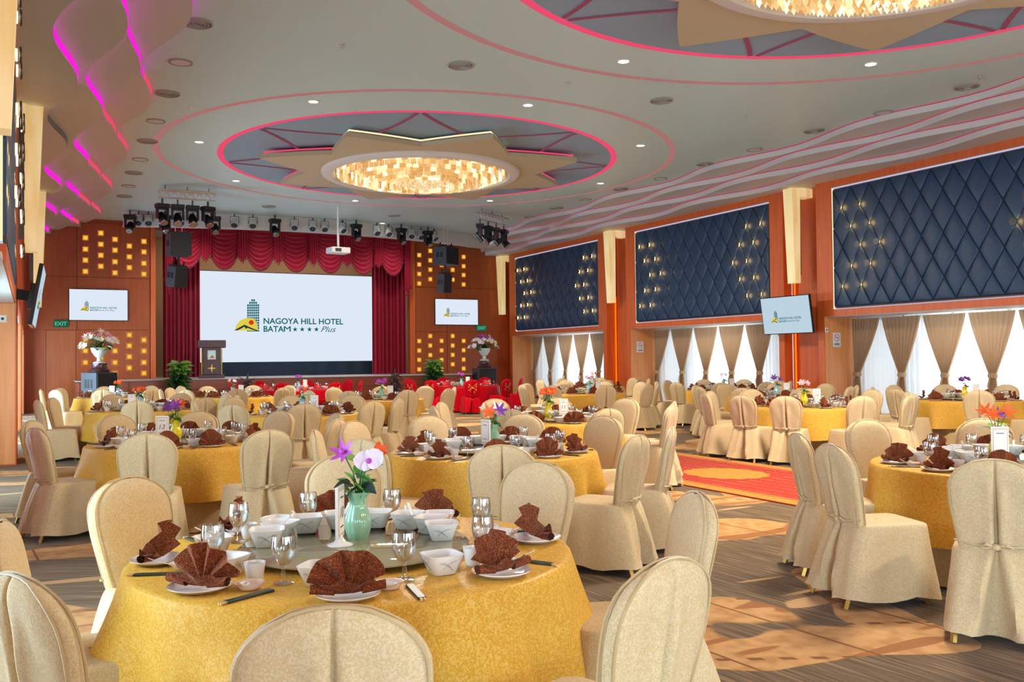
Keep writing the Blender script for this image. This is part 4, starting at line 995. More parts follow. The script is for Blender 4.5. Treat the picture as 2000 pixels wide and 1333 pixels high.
t = thing('slot_grille', 'long dark slotted air grille beside the yellow lamp', 'air vent', (p.x, p.y, HC-.02))
obj('tray', MB().box(-.09, .09, -1.4, 1.4, 0, .015).mesh('tray', 'black', False), t)
for k in range(3): obj('blade', MB().box(-.07+k*.06, -.05+k*.06, -1.38, 1.38, -.012, 0).mesh('blade', 'dkmetal', False), t)

# ---- wall signs and sockets
def nosmoke(x, y, z, ry, where):
    t = thing('wall_sign', 'small white no-smoking sign '+where, 'sign', (x, y, z), ry, 'no-smoking signs')
    obj('plate', MB().bbox(-.13, .13, -.008, 0, -.17, .17, .003).mesh('plate', 'lampwhite', False), t)
    obj('ring', MB().grid(lambda u, v: ((.075+.014*v)*cos(2*PI*u), -.0095, .05+(.075+.014*v)*sin(2*PI*u)), 28, 1, cu=True).mesh('ring', 'sign_red', False), t)
    obj('bar', MB().box(-.075, .075, -.0095, -.009, -.006, .006).xf(Matrix.Translation((0, 0, .05)) @ Matrix.Rotation(PI/4, 4, 'Y')).mesh('bar', 'sign_red', False), t)
    obj('cigarette', MB().box(-.05, .05, -.0092, -.0085, .043, .057).mesh('cigarette', 'ink', False), t)
    obj('caption', MB().box(-.08, .08, -.0092, -.008, -.10, -.085).box(-.095, .095, -.0092, -.008, -.13, -.112).mesh('caption', 'ink', False), t)
yb2 = BAYS[1][0]+.262; p = aty(1250, 678, yb2); nosmoke(p.x, yb2-.002, p.z, 0, 'in the middle window bay')
yb3 = BAYS[2][0]+.262; p = aty(1634, 664, yb3); nosmoke(p.x, yb3-.002, p.z, 0, 'in the window bay nearest the camera')
def socket(px, py, y, w, h, label):
    p = aty(px, py, y); t = thing('wall_socket', label, 'socket', (p.x, y, p.z)); obj('plate', MB().bbox(-w, w, -.012, 0, -h, h, .004).mesh('plate', 'sockt', False), t)
    obj('hole', MB().lathe([(.022, -.0), (.022, .002), (.001, .002)], 14).xf(Matrix.Translation((0, -.012, 0)) @ Matrix.Rotation(PI/2, 4, 'X')).mesh('hole', 'ink', False), t)
socket(1614, 645, yb3-.002, .05, .06, 'small white socket plate above the no-smoking sign'); socket(5, 623, BAYS[2][0]+.262, .055, .055, 'square white socket on the pale wood beside the camera')
yb1 = BAYS[0][0]+.262; socket(1018, 765.5, yb1-.002, .1, .045, 'low white double socket in the window bay beside the stage')

# ---- red runner
def sgp_(v): return math.copysign(abs(v)**.9, v)
rx0, rx1, ry0, ry1 = 6.76, 8.98, 5.75, 12.25
t = thing('carpet_runner', 'red and gold carpet runner with a gold medallion lying in the aisle', 'rug', ((rx0+rx1)/2, (ry0+ry1)/2, 0))
hx, hy = (rx1-rx0)/2, (ry1-ry0)/2
obj('field', MB().bbox(-hx, hx, -hy, hy, .001, .012, .004).mesh('field', 'rug_red', False), t)
def frame(a, b2, z): return MB().add([(-hx+a, -hy+a, z), (hx-a, -hy+a, z), (hx-a, hy-a, z), (-hx+a, hy-a, z), (-hx+b2, -hy+b2, z), (hx-b2, -hy+b2, z), (hx-b2, hy-b2, z), (-hx+b2, hy-b2, z)], [(0, 1, 5, 4), (1, 2, 6, 5), (2, 3, 7, 6), (3, 0, 4, 7)])
obj('border', frame(.02, .20, .0135).mesh('border', 'rug_gold', False), t); obj('border', frame(.235, .26, .0135).mesh('border', 'rug_motif', False), t)
m = MB(); md = [((1+.09*abs(sin(7*2*PI*i/112)))*.46*sgp_(cos(2*PI*i/112)), (1+.09*abs(sin(7*2*PI*i/112)))*.54*sgp_(sin(2*PI*i/112)), .0137) for i in range(112)]
m.add([(0, 0, .0137)]+md, [(0, 1+i, 1+(i+1) % 112) for i in range(112)])
obj('medallion', m.mesh('medallion', 'rug_gold', False), t)
m = MB(); n_ = 0
for iy in range(-13, 14):
    y = iy*.245
    for ix in range(-4, 5):
        x = ix*.19+(0 if iy % 2 else 0)
        if (x/.60)**2+(y/.70)**2 < 1: continue
        if iy % 3 == 0: 
            for k in range(5): m.box(x-.014+.006*(k % 2), x+.014-.006*(k % 2), y-.11+k*.045, y-.09+k*.045, .0125, .0136)
        elif ix % 1 == 0: m.box(x-.0025, x+.0025, y-.10, y+.10, .0125, .0136)
obj('woven_motifs', m.mesh('woven_motifs', 'rug_motif', False), t, kind='stuff')
# lamps of the downlights and of the stage spotlights
def spot(name, loc, aim, power, color, ang=1.6, r=.08, blend=.8):
    L = bpy.data.lights.new(name, 'SPOT'); L.energy = power; L.color = color; L.spot_size = ang; L.spot_blend = blend; L.shadow_soft_size = r
    o = bpy.data.objects.new(name, L); COL.objects.link(o); o.location = loc; o.rotation_euler = Vector(aim).to_track_quat('-Z', 'Y').to_euler(); return o
for px, py in DL: p = atz(px, py, HC); spot('downlight_lamp', (p.x, p.y, HC-.03), (0, 0, -1), DOWN, (1, .9, .74), 2.2)
for i in range(8): a = i*PI/4; spot('downlight_lamp', (cx+5.27*cos(a), cy_+5.27*sin(a), HC-.03), (0, 0, -1), DOWN, (1, .9, .74), 2.2)
for x in (4.6, 7.2, 9.4, 11.6): spot('stage_wash', (x, bulk_y(x)+.42, 5.78), (0, .75, -1), WASH, (.95, .93, 1), 1.9, .1)

area('stage_batten', (8.2, 33.7, 5.85), (0, .35, -1), 7.5, .25, BATTEN, (1, .8, .56))
# ================================================================== CHAIRS
def sgp(v, e): return math.copysign(abs(v)**e, v)
HT = .955
def bw(h): return .172+.053*min(1, max(0, (h-.46)/.28))**.8 if h < .80 else .225*max(0, 1-((h-.80)/(HT-.80))**2.1)**(1/2.1)
def bt(h): return .038 if h < .86 else .038*max(.12, 1-((h-.86)/(HT-.86))**2.4)**.6
def byc(h): return -.205-.20*(h-.44)
def pleat(x, k): return k*(.045*math.exp(-(x/.010)**2)-.024*math.exp(-((abs(x)-.040)/.030)**2))
def chair_parts(fabric, pip, red=False):
    hs = [.40, .46, .50, .54, .58, .62, .67, .72, .76, .80, .83, .86, .885, .905, .92, .935, .945, .952, HT-.0005]
    half = [0, .015, .03, .045, .065, .10, .15, .22, .32, .45, .6, .75, .87, .95, .985, 1]
    bx_ = [-v for v in half[::-1]]+half[1:]; fx_ = [1-2*k/14 for k in range(1, 14)]
    sec = [(x, -1) for x in bx_]+[(x, 1) for x in fx_]; nb = len(sec)
    def bf(u, v):
        h = hs[int(round(v*(len(hs)-1)))]; q, s = sec[int(round(u*nb)) % nb]; W_ = bw(h); x = q*W_
        y = s*bt(h)*(1-abs(q)**5)**(1/3)
        if s < 0:
            k = min(1, max(0, 1.12-abs(h-.50)/.44))
            y += k**.7*.045*math.exp(-((x-.003)/(.0035+.008*k))**2)-k*.020*math.exp(-((abs(x)-.030)/.022)**2)
            y += .005*k*sin(abs(x)*120-h*16)*math.exp(-(x/.13)**2)+.003*sin(x*40+h*22)*min(1, (HT-h)*9)
        else: y += .010*(1-q*q)
        return (x, byc(h)+y, h)
    back = MB().grid(bf, nb, len(hs)-1, cu=True).mesh('backrest', fabric, True, 1.2)
    zs = [.05, .07, .12, .18, .25, .32, .38, .43, .465, .476, .484, .486, .486]; ks = [1]*9+[.985, .93, .5, .02]
    sk = [(x, -1) for x in bx_]+[(1, t) for t in (-.8, -.55, -.3, -.05, .2, .45, .7, .88)]+[(x, 1) for x in (1-2*k/18 for k in range(0, 19))]+[(-1, t) for t in (.88, .7, .45, .2, -.05, -.3, -.55, -.8)]; ns = len(sk)
    def sf(u, v):
        i = int(round(v*(len(zs)-1))); z = zs[i]; q, r = sk[int(round(u*ns)) % ns]; t = max(0, (.47-z)/.42)
        w = .212+.052*t; yF = .222+.040*t; yB = -.243-.125*t**.8
        x = q*w; y = (yF+yB)/2+(yF-yB)/2*r
        cr = max(0, abs(q)-.8)/.2*max(0, abs(r)-.8)/.2            # round the corners
        x *= 1-.05*cr; y -= .03*cr*r
        if i < 9:
            a = math.atan2(y+.02, x); rip = .013*t*sin(9*a+1.3)+.008*t*sin(17*a)
            x += rip*cos(a); y += rip*sin(a)
            if r == -1:
                g_ = .012+.075*t
                y += (.03+.075*t)*math.exp(-(x/g_)**4)-(.016+.014*t)*math.exp(-((abs(x)-g_-.02)/.03)**2)
            if i == 0: z += .014*sin(5*a)
        x *= ks[i]; y = -.014+(y+.014)*ks[i]
        return (x, y, z)
    skirt = MB().grid(sf, ns, len(zs)-1, cu=True).mesh('seat_skirt', fabric, True, 1.0)
    m = MB()
    for s in (1, -1):
        pts = []
        hh = [.47+.33*i/8 for i in range(9)]+[.80+(HT-.80)*sin(i*PI/16) for i in range(1, 9)]
        for sg in (-1, 1):
            seq = hh if sg == -1 else hh[::-1][1:]
            pts += [(sg*(bw(h)*.95+.0), byc(h)+s*(bt(h)*.64+.001), h+(.004 if h > .94 else 0)) for h in seq]
        m.tube(pts, .0045, 5)
    piping = m.mesh('piping', pip)
    yk = byc(.5)-.050
    m = MB().lathe([(.002, -.018), (.02, -.012), (.024, 0), (.02, .012), (.002, .018)], 10, (0, yk-.004, .50))
    for s in (-1, 1):
        m.tube([(0, yk-.006, .50), (s*.05, yk-.018, .515), (s*.075, yk-.012, .50), (s*.045, yk-.008, .49), (0, yk-.006, .498)], .008, 5)
        m.tube([(s*.02, yk-.004, .50), (s*.12, yk+.004, .505), (s*.2, yk+.03, .52)], .006, 4)
    tie = m.mesh('tie', fabric)
    legs = []
    for sx in (-1, 1):
        legs.append(('leg', MB().tube([(sx*.19, .2, 0), (sx*.185, .18, .30)], .017, 4).mesh('leg', 'gold_leg', False)))
        legs.append(('leg', MB().tube([(sx*.205, -.345, 0), (sx*.19, -.24, .30)], .017, 4).mesh('leg', 'gold_leg', False)))
    sp_ = [('backrest', back), ('seat_skirt', skirt), ('piping', piping), ('tie', tie)]+legs
    if red:
        rd = random.Random(4); a_, b_ = MB(), MB()
        for k in range(26):
            s = -1 if k % 2 else 1; h = .60+.26*(k/26); x = s*(.075+rd.uniform(-.045, .045)); y = byc(h)-bt(h)-.007
            (b_ if k % 5 == 0 else a_).add([(x+.022*cos(q*PI/3+k)*(1 if q % 2 else .5), y+.002*q/6, h+.022*sin(q*PI/3+k)*(1 if q % 2 else .5)) for q in range(6)], [(0, 1, 2, 3, 4, 5)])
        for k in range(7): b_.add([(.03*cos(q*PI/3)*(1 if q % 2 else .4)+rd.uniform(-.02, .02), byc(.74)-.052, .72+k*.006+.035*sin(q*PI/3)*(1 if q % 2 else .4)) for q in range(6)], [(0, 1, 2, 3, 4, 5)])
        for k in range(10):
            x = -.2+.4*(k+.5)/10; a_.add([(x+.02*cos(q*PI/3)*(1 if q % 2 else .5), -.262, .40+.02*sin(q*PI/3)*(1 if q % 2 else .5)) for q in range(6)], [(0, 1, 2, 3, 4, 5)])
        sp_ += [('embroidery', a_.mesh('embroidery', 'rug_motif', False)), ('embroidery', b_.mesh('embroidery', 'orange_f', False))]
    return sp_
CH = chair_parts('chair', 'piping'); CHR = chair_parts('red_cloth', 'red_cloth', True)

# ================================================================== TABLES
RT, TZ = .865, .742
def cloth_me(seed, mat, z0, R=RT, flare=.13, name='tablecloth'):
    rd = random.Random(seed); fs = [(rd.randint(7, 10), rd.random()*6), (rd.randint(12, 16), rd.random()*6), (rd.randint(3, 5), rd.random()*6)]
    prof = [(.0, TZ), (.5, TZ), (.85, TZ), (.97, TZ), (.99, TZ-.004), (1.0, TZ-.014)]
    def fn(u, v):
        a = 2*PI*u; k = v*(len(prof)+9); i = int(round(k))
        if i < len(prof): r, z = prof[i]; return (R*r*cos(a), R*r*sin(a), z)
        t = (i-len(prof)+1)/10
        f = sum(w*sin(n*a+p) for (n, p), w in zip(fs, (.6, .3, .4)))
        r = R+.004+flare*.45*t**1.1+flare*.8*t**1.2*f
        z = TZ-.014-(TZ-.014-z0)*t+.016*t*sin(4*a+fs[0][1])+.01*t*f
        return (r*cos(a), r*sin(a), z)
    return MB().grid(fn, 128, len(prof)+9, cu=True).mesh(name, mat, True, 1.0)
CLOTH = [cloth_me(s, 'gold_cloth', .30) for s in (1, 2, 3)]
UND = cloth_me(9, 'under', .035, RT-.05, .025, 'under_cloth')
RCL = cloth_me(5, 'red_cloth', .03, 1.15, .06)
UND2 = None
TTOP = MB().lathe([(.001, 0), (RT-.06, 0), (RT-.055, -.02), (.001, -.02)], 40).mesh('tabletop', 'wood_back'); TPED = MB().lathe([(.06, .70), (.06, .1), (.3, .04), (.32, 0), (.001, 0)], 20).mesh('pedestal', 'dkmetal')
# lazy susan
SUS = MB().lathe([(.001, .030), (.448, .030), (.455, .026), (.455, .021), (.448, .018), (.001, .018)], 64).mesh('glass_disc', 'turntable')
SUSB = MB().lathe([(.001, .0), (.16, 0), (.16, .017), (.001, .017)], 32).mesh('bearing', 'alu')
SZT = TZ+.031
# tableware
PLATE = MB().lathe([(.001, .006), (.075, .006), (.098, .017), (.105, .020), (.104, .016), (.075, .001), (.001, 0)], 32).mesh('plate', 'plate')
DISH = MB().lathe([(.001, .005), (.03, .006), (.047, .022), (.05, .022), (.035, .001), (.001, 0)], 20).mesh('sauce_dish', 'pink_dish')
def sqring(w, z, n=20, e=.42): return [(w*sgp(cos(2*PI*i/n+PI/4*0), e), w*sgp(sin(2*PI*i/n), e), z) for i in range(n)]
def bowl_me():
    m = MB(); R_ = [(.038, .0), (.043, .002), (.067, .066), (.069, .070), (.066, .071), (.061, .064), (.040, .010), (.001, .008)]; n = 28
    for w, z in R_: m.v += sqring(w, z+(.006*0), n)
    for j in range(len(R_)-1): m.f += [(j*n+i, j*n+(i+1) % n, (j+1)*n+(i+1) % n, (j+1)*n+i) for i in range(n)]
    m.f.append(tuple(range(n))[::-1])
    return m.mesh('square_bowl', 'porcelain', True, .9)
BOWL = bowl_me()
m = MB()
for q in range(4):
    R_ = Matrix.Rotation(q*PI/2, 4, 'Z')
    for (xa, za, xb, zb) in ((-.03, .05, .012, .025), (-.02, .022, .03, .052), (-.035, .046, .02, .018)):
        pts_ = []
        for k in range(6):
            t = k/5; x = xa+(xb-xa)*t; z = za+(zb-za)*t+.006*sin(t*PI); pts_.append(R_ @ Vector((x, -(.0435+.0245*(z/.066))-.0006, z)))
        m.tube(pts_, .0006, 3)
BLINE = m.mesh('painted_lines', 'line_grey', False)
CUP = MB().lathe([(.001, .002), (.024, 0), (.028, .004), (.037, .062), (.0375, .066), (.035, .066), (.026, .008), (.001, .006)], 22).mesh('tea_cup', 'porcelain')
def spoon_me():
    def fn(u, v):
        t = v; a = (u-.5)*PI
        if t < .45: s = sin(PI*(t/.45)*.5+.0)*.022+.003 if t < .22 else .022*(1-(t-.22)/.23*.6)+.003*0
        else: s = .0075
        y = -.065+.13*t; z = .012+.0*t+(.03*max(0, (t-.45)/.55)**1.3)
        return (s*sin(a), y, z-s*.75*cos(a)*(1 if t < .5 else .4)+.012)
    return MB().grid(fn, 8, 20).mesh('soup_spoon', 'porcelain')
SPOON = spoon_me()
SLV = MB().bbox(-.014, .014, -.10, .085, 0, .007, .002).mesh('sleeve', 'sleeve', False); STK = MB().box(-.009, -.002, -.122, -.10, .001, .006).box(.002, .009, -.122, -.10, .001, .006).mesh('stick_ends', 'stick', False)
def fan_me(seed, mat, name='napkin'):
    rd = random.Random(seed); n = rd.choice((4, 5)); ph0, ph1 = .30+rd.uniform(-.12, .12), PI-.30+rd.uniform(-.12, .12); m = MB()
    Rm = [.148*(1+.10*sin(i*1.7+seed)) for i in range(60)]
    def up(u, v):
        p = ph0+(ph1-ph0)*u; r = .012+(.148+.010*sin(u*7+seed))*v*(1-.06*abs(2*u-1)**3); z_ = .021*(math.asin(sin(2*PI*n*u+.5))/1.57)*v**.8
        return (r*cos(p)*.94, .018*v+z_+.012, .012+r*sin(p)*.98)
    def low(u, v):
        p = -.10+(PI+.20)*u; r = .02+.118*v; z_ = .012*sin(2*PI*4*u)*v
        return (r*cos(p), -.018-.055*v*sin(PI*u)**2+.01, .008+.055*v*abs(sin(p))+.014*v*abs(cos(p))**3+z_)
    m.grid(up, 72, 7); m.grid(low, 40, 5)
    for s in (-1, 1):                            # rolled hems either side
        m.grid(lambda u, v: (s*(.05+.085*v), .0+.022*cos(2*PI*u*1.4)*(1-.4*u)-.012, .022+.020*sin(2*PI*u*1.4)*(1-.35*u)+.012*v), 14, 3)
    m.v = [(x*.88, y*.9, z*.86) for x, y, z in m.v]
    return m.mesh(name, mat, True, 1.3)
NAP = [fan_me(s, 'napkin') for s in (1, 2, 3, 4)]; NAPR = fan_me(2, 'red_napkin')
NAP = [fan_me(s, 'napkin') for s in (1, 2, 3, 4)]; NAPR = fan_me(2, 'red_napkin')
def peak_me(seed):                               # a fan seen collapsed into a standing peak with a folded foot
    m = MB()
    m.grid(lambda u, v: ((.075*(1-v*.55)*cos(PI*1.15*u-.2)), (.05*(1-.5*v)*sin(PI*1.15*u-.2))+.02*sin(9*u+seed)*(1-v), .012+.185*v*(1-.15*abs(2*u-1))), 30, 8)
    m.grid(lambda u, v: ((-.03+.06*v)*(1)+(.07*cos(2*PI*u)), -.055+.030*sin(4*PI*u), .02+.016*sin(6*PI*u)+.012*v), 30, 2)
    m.grid(lambda u, v: (-.12+.24*u, -.01-.07*v+.008*sin(20*u), .012+.022*abs(sin(9*u))*(.4+.6*v)), 30, 4)
    return m.mesh('napkin', 'napkin', True, 1.3)
NAP.append(NAP[2])
GOB = MB().lathe([(.001, .003), (.034, .002), (.035, .004), (.012, .010), (.007, .02), (.010, .032), (.006, .044), (.008, .056), (.020, .066), (.034, .085), (.041, .108), (.0425, .130), (.040, .152), (.038, .165), (.0368, .165), (.0388, .150), (.041, .130), (.0395, .108), (.032, .087), (.018, .069), (.001, .063)], 28).mesh('goblet', 'goblet')
def vase_me(mat, h=.19, r=.053):
    pr = []
    for i in range(17):
        t = i/16; rr = r*(.66+.42*sin(PI*min(1, t/.72)*.9+.25)*(1 if t < .72 else 1)) if t < .7 else r*(.62+.28*((t-.7)/.3)**1.6+.0)
        if t < .7: rr = r*(.72+.30*sin(PI*(t/.7)**.9))-r*.10*(t/.7)**3
        pr.append((rr, h*t))
    pr = [(.001, 0)]+pr+[(pr[-1][0]-.004, h-.002), (pr[-1][0]-.012, h*.9), (.001, h*.85)]
    return MB().lathe(pr, 72, fl=lambda a, z: 1+.055*abs(cos(6*a))*(1 if z < h*.72 else .5)+(.10*cos(6*a) if z > h*.93 else 0)).mesh('vase', mat, True, .9)
VASE = {k: vase_me(k) for k in ('jade', 'yellow_glaze', 'blue_glaze')}
CBASE = MB().lathe([(.001, .045), (.008, .044), (.013, .03), (.024, .014), (.05, .005), (.052, .001), (.001, 0)], 28).mesh('base', 'porcelain')
CFR = MB().bbox(-.058, .058, -.006, .006, .03, .235, .003).mesh('frame', 'porcelain', False); CFACE = MB().box(-.049, .049, -.0072, -.0058, .042, .224).mesh('card_border', 'card_edge', False)
CPAP = MB().box(-.043, .043, -.008, -.007, .05, .216).mesh('card_face', 'paper', False)
CSCR = MB()
for k, (x, z) in enumerate(((-.02, .19), (-.01, .19), (.0, .19), (.01, .19), (.02, .19), (-.024, .075), (-.012, .075), (.0, .075), (.012, .075), (.024, .075))): CSCR.box(x-.004, x+.004, -.0086, -.008, z-.003, z+.003)
CSCR = CSCR.mesh('card_lines', 'ink', False)
ORCH = MB()
for k, (a, L, w) in enumerate(((PI/2, .062, .024), (PI/2+1.25, .085, .052), (PI/2-1.25, .085, .052), (PI/2+2.5, .062, .026), (PI/2-2.5, .062, .026))):
    R_ = Matrix.Rotation(a-PI/2, 4, 'Z')
    ORCH.grid(lambda u, v: R_ @ Vector(((2*u-1)*w*sin(PI*(.06+.94*v)**.8)**.6, L*v, .012*sin(5*u+k)*v+.015*v*v+.004*k)), 6, 6)
ORCH = ORCH.mesh('flower', 'orchid'); OCEN = MB().lathe([(.001, .0), (.014, .008), (.016, .02), (.006, .03), (.001, .032)], 8).mesh('flower_heart', 'magenta_f')

def bouquet(t, heads, big=1.0, seed=0, n_leaf=9, spread=.07, H=.13):
    """heads: (kind, colour) list"""
    rd = random.Random(seed); st = MB()
    for i, (kd, c_) in enumerate(heads):
        a = 2*PI*i/len(heads)+rd.uniform(-.4, .4)+3.4; r = spread*rd.uniform(.6, 1.1)*(0 if len(heads) == 1 else 1); z = H*rd.uniform(.8, 1.15)
        p = Vector((r*cos(a), r*sin(a), z)); tocam = Vector((-.45, -.85, .35))
        me = LILY[c_] if kd == 'lily' else FLW[c_]
        o = put('flower', me, t, p, (tocam.x+cos(a)*.5, tocam.y+sin(a)*.5, tocam.z+.3), rd.random()*6, big*(1.15 if kd == 'rose' else 1)*rd.uniform(.95, 1.15))
        st.tube([(0, 0, -.05), tuple(p*.5), tuple(p)], .003, 4)
        if kd == 'rose':
            put('flower_heart', me, o, (0, 0, .012), (0, 0, 1), .5, .6)
    for i in range(n_leaf):
        a = 2*PI*i/n_leaf; z = .01+.06*(i % 3)/2
        put('leaf', LEAFS[('leaf', 'leaf_lt', 'leaf')[i % 3]], t, (.02*cos(a), .02*sin(a), z), (-.4*cos(a), -.4*sin(a), .8), a-PI/2, rd.uniform(.8, 1.3))
    obj('stems', st.mesh('stems', 'leaf'), t)

# name, phrase, centre, seats [(angle, seat radius)], detail, vase, heads, card number, cloth
def ring(n, ph, r=1.22): return [(ph+360*i/n, r) for i in range(n)]
TB = [
 (1, 'the orchid table by the camera', (1.15, 3.52), None, 3, 'jade', 'orchid', '10', 'gold'),
 (2, 'the jade-vase lily table', (3.40, 6.75), [(246, 1.5), (3.63, 5.50, 120), (314, 1.18), (16, 1.15), (52, 1.2), (88, 1.2), (124, 1.15), (166, 1.15), (206, 1.2)], 3, 'jade', [('lily', 'orange'), ('lily', 'purple'), ('lily', 'white'), ('rose', 'cream')], None, 'gold'),
 (3, 'the violet-and-orange lily table', (1.28, 9.20), [(196, 1.0), (253, 1.45), (283, 1.6), (326, 1.25), (2, 1.25), (40, 1.2), (76, 1.2), (108, 1.15), (147, 1.2)], 3, 'yellow_glaze', [('lily', 'purple'), ('lily', 'purple'), ('lily', 'orange'), ('lily', 'orange')], '13', 'gold'),
 (4, 'the orange-lily table by the runner', (5.95, 3.95), [(4.65, 3.92, -18), (5.06, 4.58, -27), (4.65, 3.13, 32), (76, 1.2), (40, 1.2), (4, 1.2)], 3, 'yellow_glaze', [('lily', 'orange'), ('lily', 'orange'), ('lily', 'purple'), ('lily', 'orange')], None, 'gold'),
 (5, 'the blush-rose table beyond the runner', (10.5, 10.2), [(155, 1.25), (188, 1.2), (216, 1.3), (249, 1.45), (286, 1.35), (322, 1.2), (0, 1.2), (40, 1.2), (80, 1.2), (118, 1.2)], 2, 'yellow_glaze', [('rose', 'pink'), ('rose', 'pink'), ('lily', 'white')], '15', 'gold'),
 (6, 'the orange-posy table', (5.72, 9.75), [(226, 1.3), (262, 1.25), (300, 1.3), (335, 1.25), (15, 1.2), (55, 1.2), (92, 1.2), (130, 1.2), (172, 1.2)], 2, 'yellow_glaze', [('rose', 'orange')]*6, '11', 'gold'),
 (7, 'the pastel-rose table', (3.50, 13.2), [(222, 1.35), (256, 1.3), (290, 1.35), (322, 1.2), (0, 1.2), (40, 1.2), (80, 1.2), (120, 1.2), (165, 1.2)], 2, 'blue_glaze', [('rose', 'pink'), ('rose', 'orange'), ('rose', 'magenta')], '12', 'gold'),
 (8, 'the orange-rose table by the pillar', (1.62, 16.0), [(186, 1.25), (262, 1.45), (300, 1.25), (340, 1.2), (20, 1.2), (60, 1.2), (105, 1.2), (150, 1.2)], 2, 'blue_glaze', [('rose', 'orange')]*5, None, 'gold'),
 (9, 'the table before the door', (1.7, 22.6), ring(9, 15), 1, 'blue_glaze', [('rose', 'orange')]*4, None, 'gold'),
 (10, 'the magenta-flower table before the ferns', (6.15, 17.2), ring(9, 30), 1, 'jade', [('rose', 'magenta')]*5, None, 'gold'),
 (11, 'the pale-rose table before the lectern', (3.95, 20.6), ring(9, 22), 1, 'blue_glaze', [('rose', 'pink'), ('rose', 'white')], None, 'gold'),
 (12, 'the red table before the screen', (6.55, 25.2), ring(8, 20, 1.5), 1, 'blue_glaze', [('rose', 'magenta')]*4, None, 'red'),
 (13, 'the red table by the loudspeaker', (11.35, 24.6), [(254, 1.6), (218, 1.5), (292, 1.5), (330, 1.5), (190, 1.5), (40, 1.5), (85, 1.5), (130, 1.5)], 1, 'blue_glaze', [('rose', 'magenta')]*5, None, 'red'),
 (14, 'the blush-flower table by stage windows', (10.85, 16.9), [(250, 1.4), (210, 1.25), (290, 1.3), (325, 1.25), (0, 1.2), (40, 1.2), (80, 1.2), (125, 1.2), (168, 1.2)], 1, 'blue_glaze', [('rose', 'pink'), ('rose', 'pink'), ('lily', 'purple')], None, 'gold'),
 (15, 'the farthest table by the windows', (13.4, 20.6), ring(9, 10), 1, 'blue_glaze', [('rose', 'pink'), ('rose', 'orange')], None, 'gold'),
 (16, 'the white-flower table by middle windows', (14.2, 16.3), ring(9, 28), 1, 'blue_glaze', [('rose', 'white')]*3, None, 'gold'),
 (17, 'the violet-sprig table by middle windows', (12.5, 12.9), ring(9, 5), 1, 'blue_glaze', [('lily', 'purple')]*3, None, 'gold'),
 (18, 'the purple-flower table by near windows', (14.0, 9.9), [(222, 1.25), (255, 1.35), (292, 1.3), (330, 1.2), (10, 1.2), (50, 1.2), (90, 1.2), (130, 1.2), (172, 1.25)], 1, 'yellow_glaze', [('rose', 'purple')]*4, None, 'gold'),
]
T1TOPS = [(.61, 2.03, 250), (.02, 2.72, 208), (.44, 4.63, 124), (-.04, 3.62, 172), (1.59, 5.05, 80), (2.32, 4.15, 28), (2.31, 2.90, 339), (1.49, 2.03, 288)]
def stage_order(ang): return (450-ang) % 360-(0)       # clockwise from the stage (90 degrees)
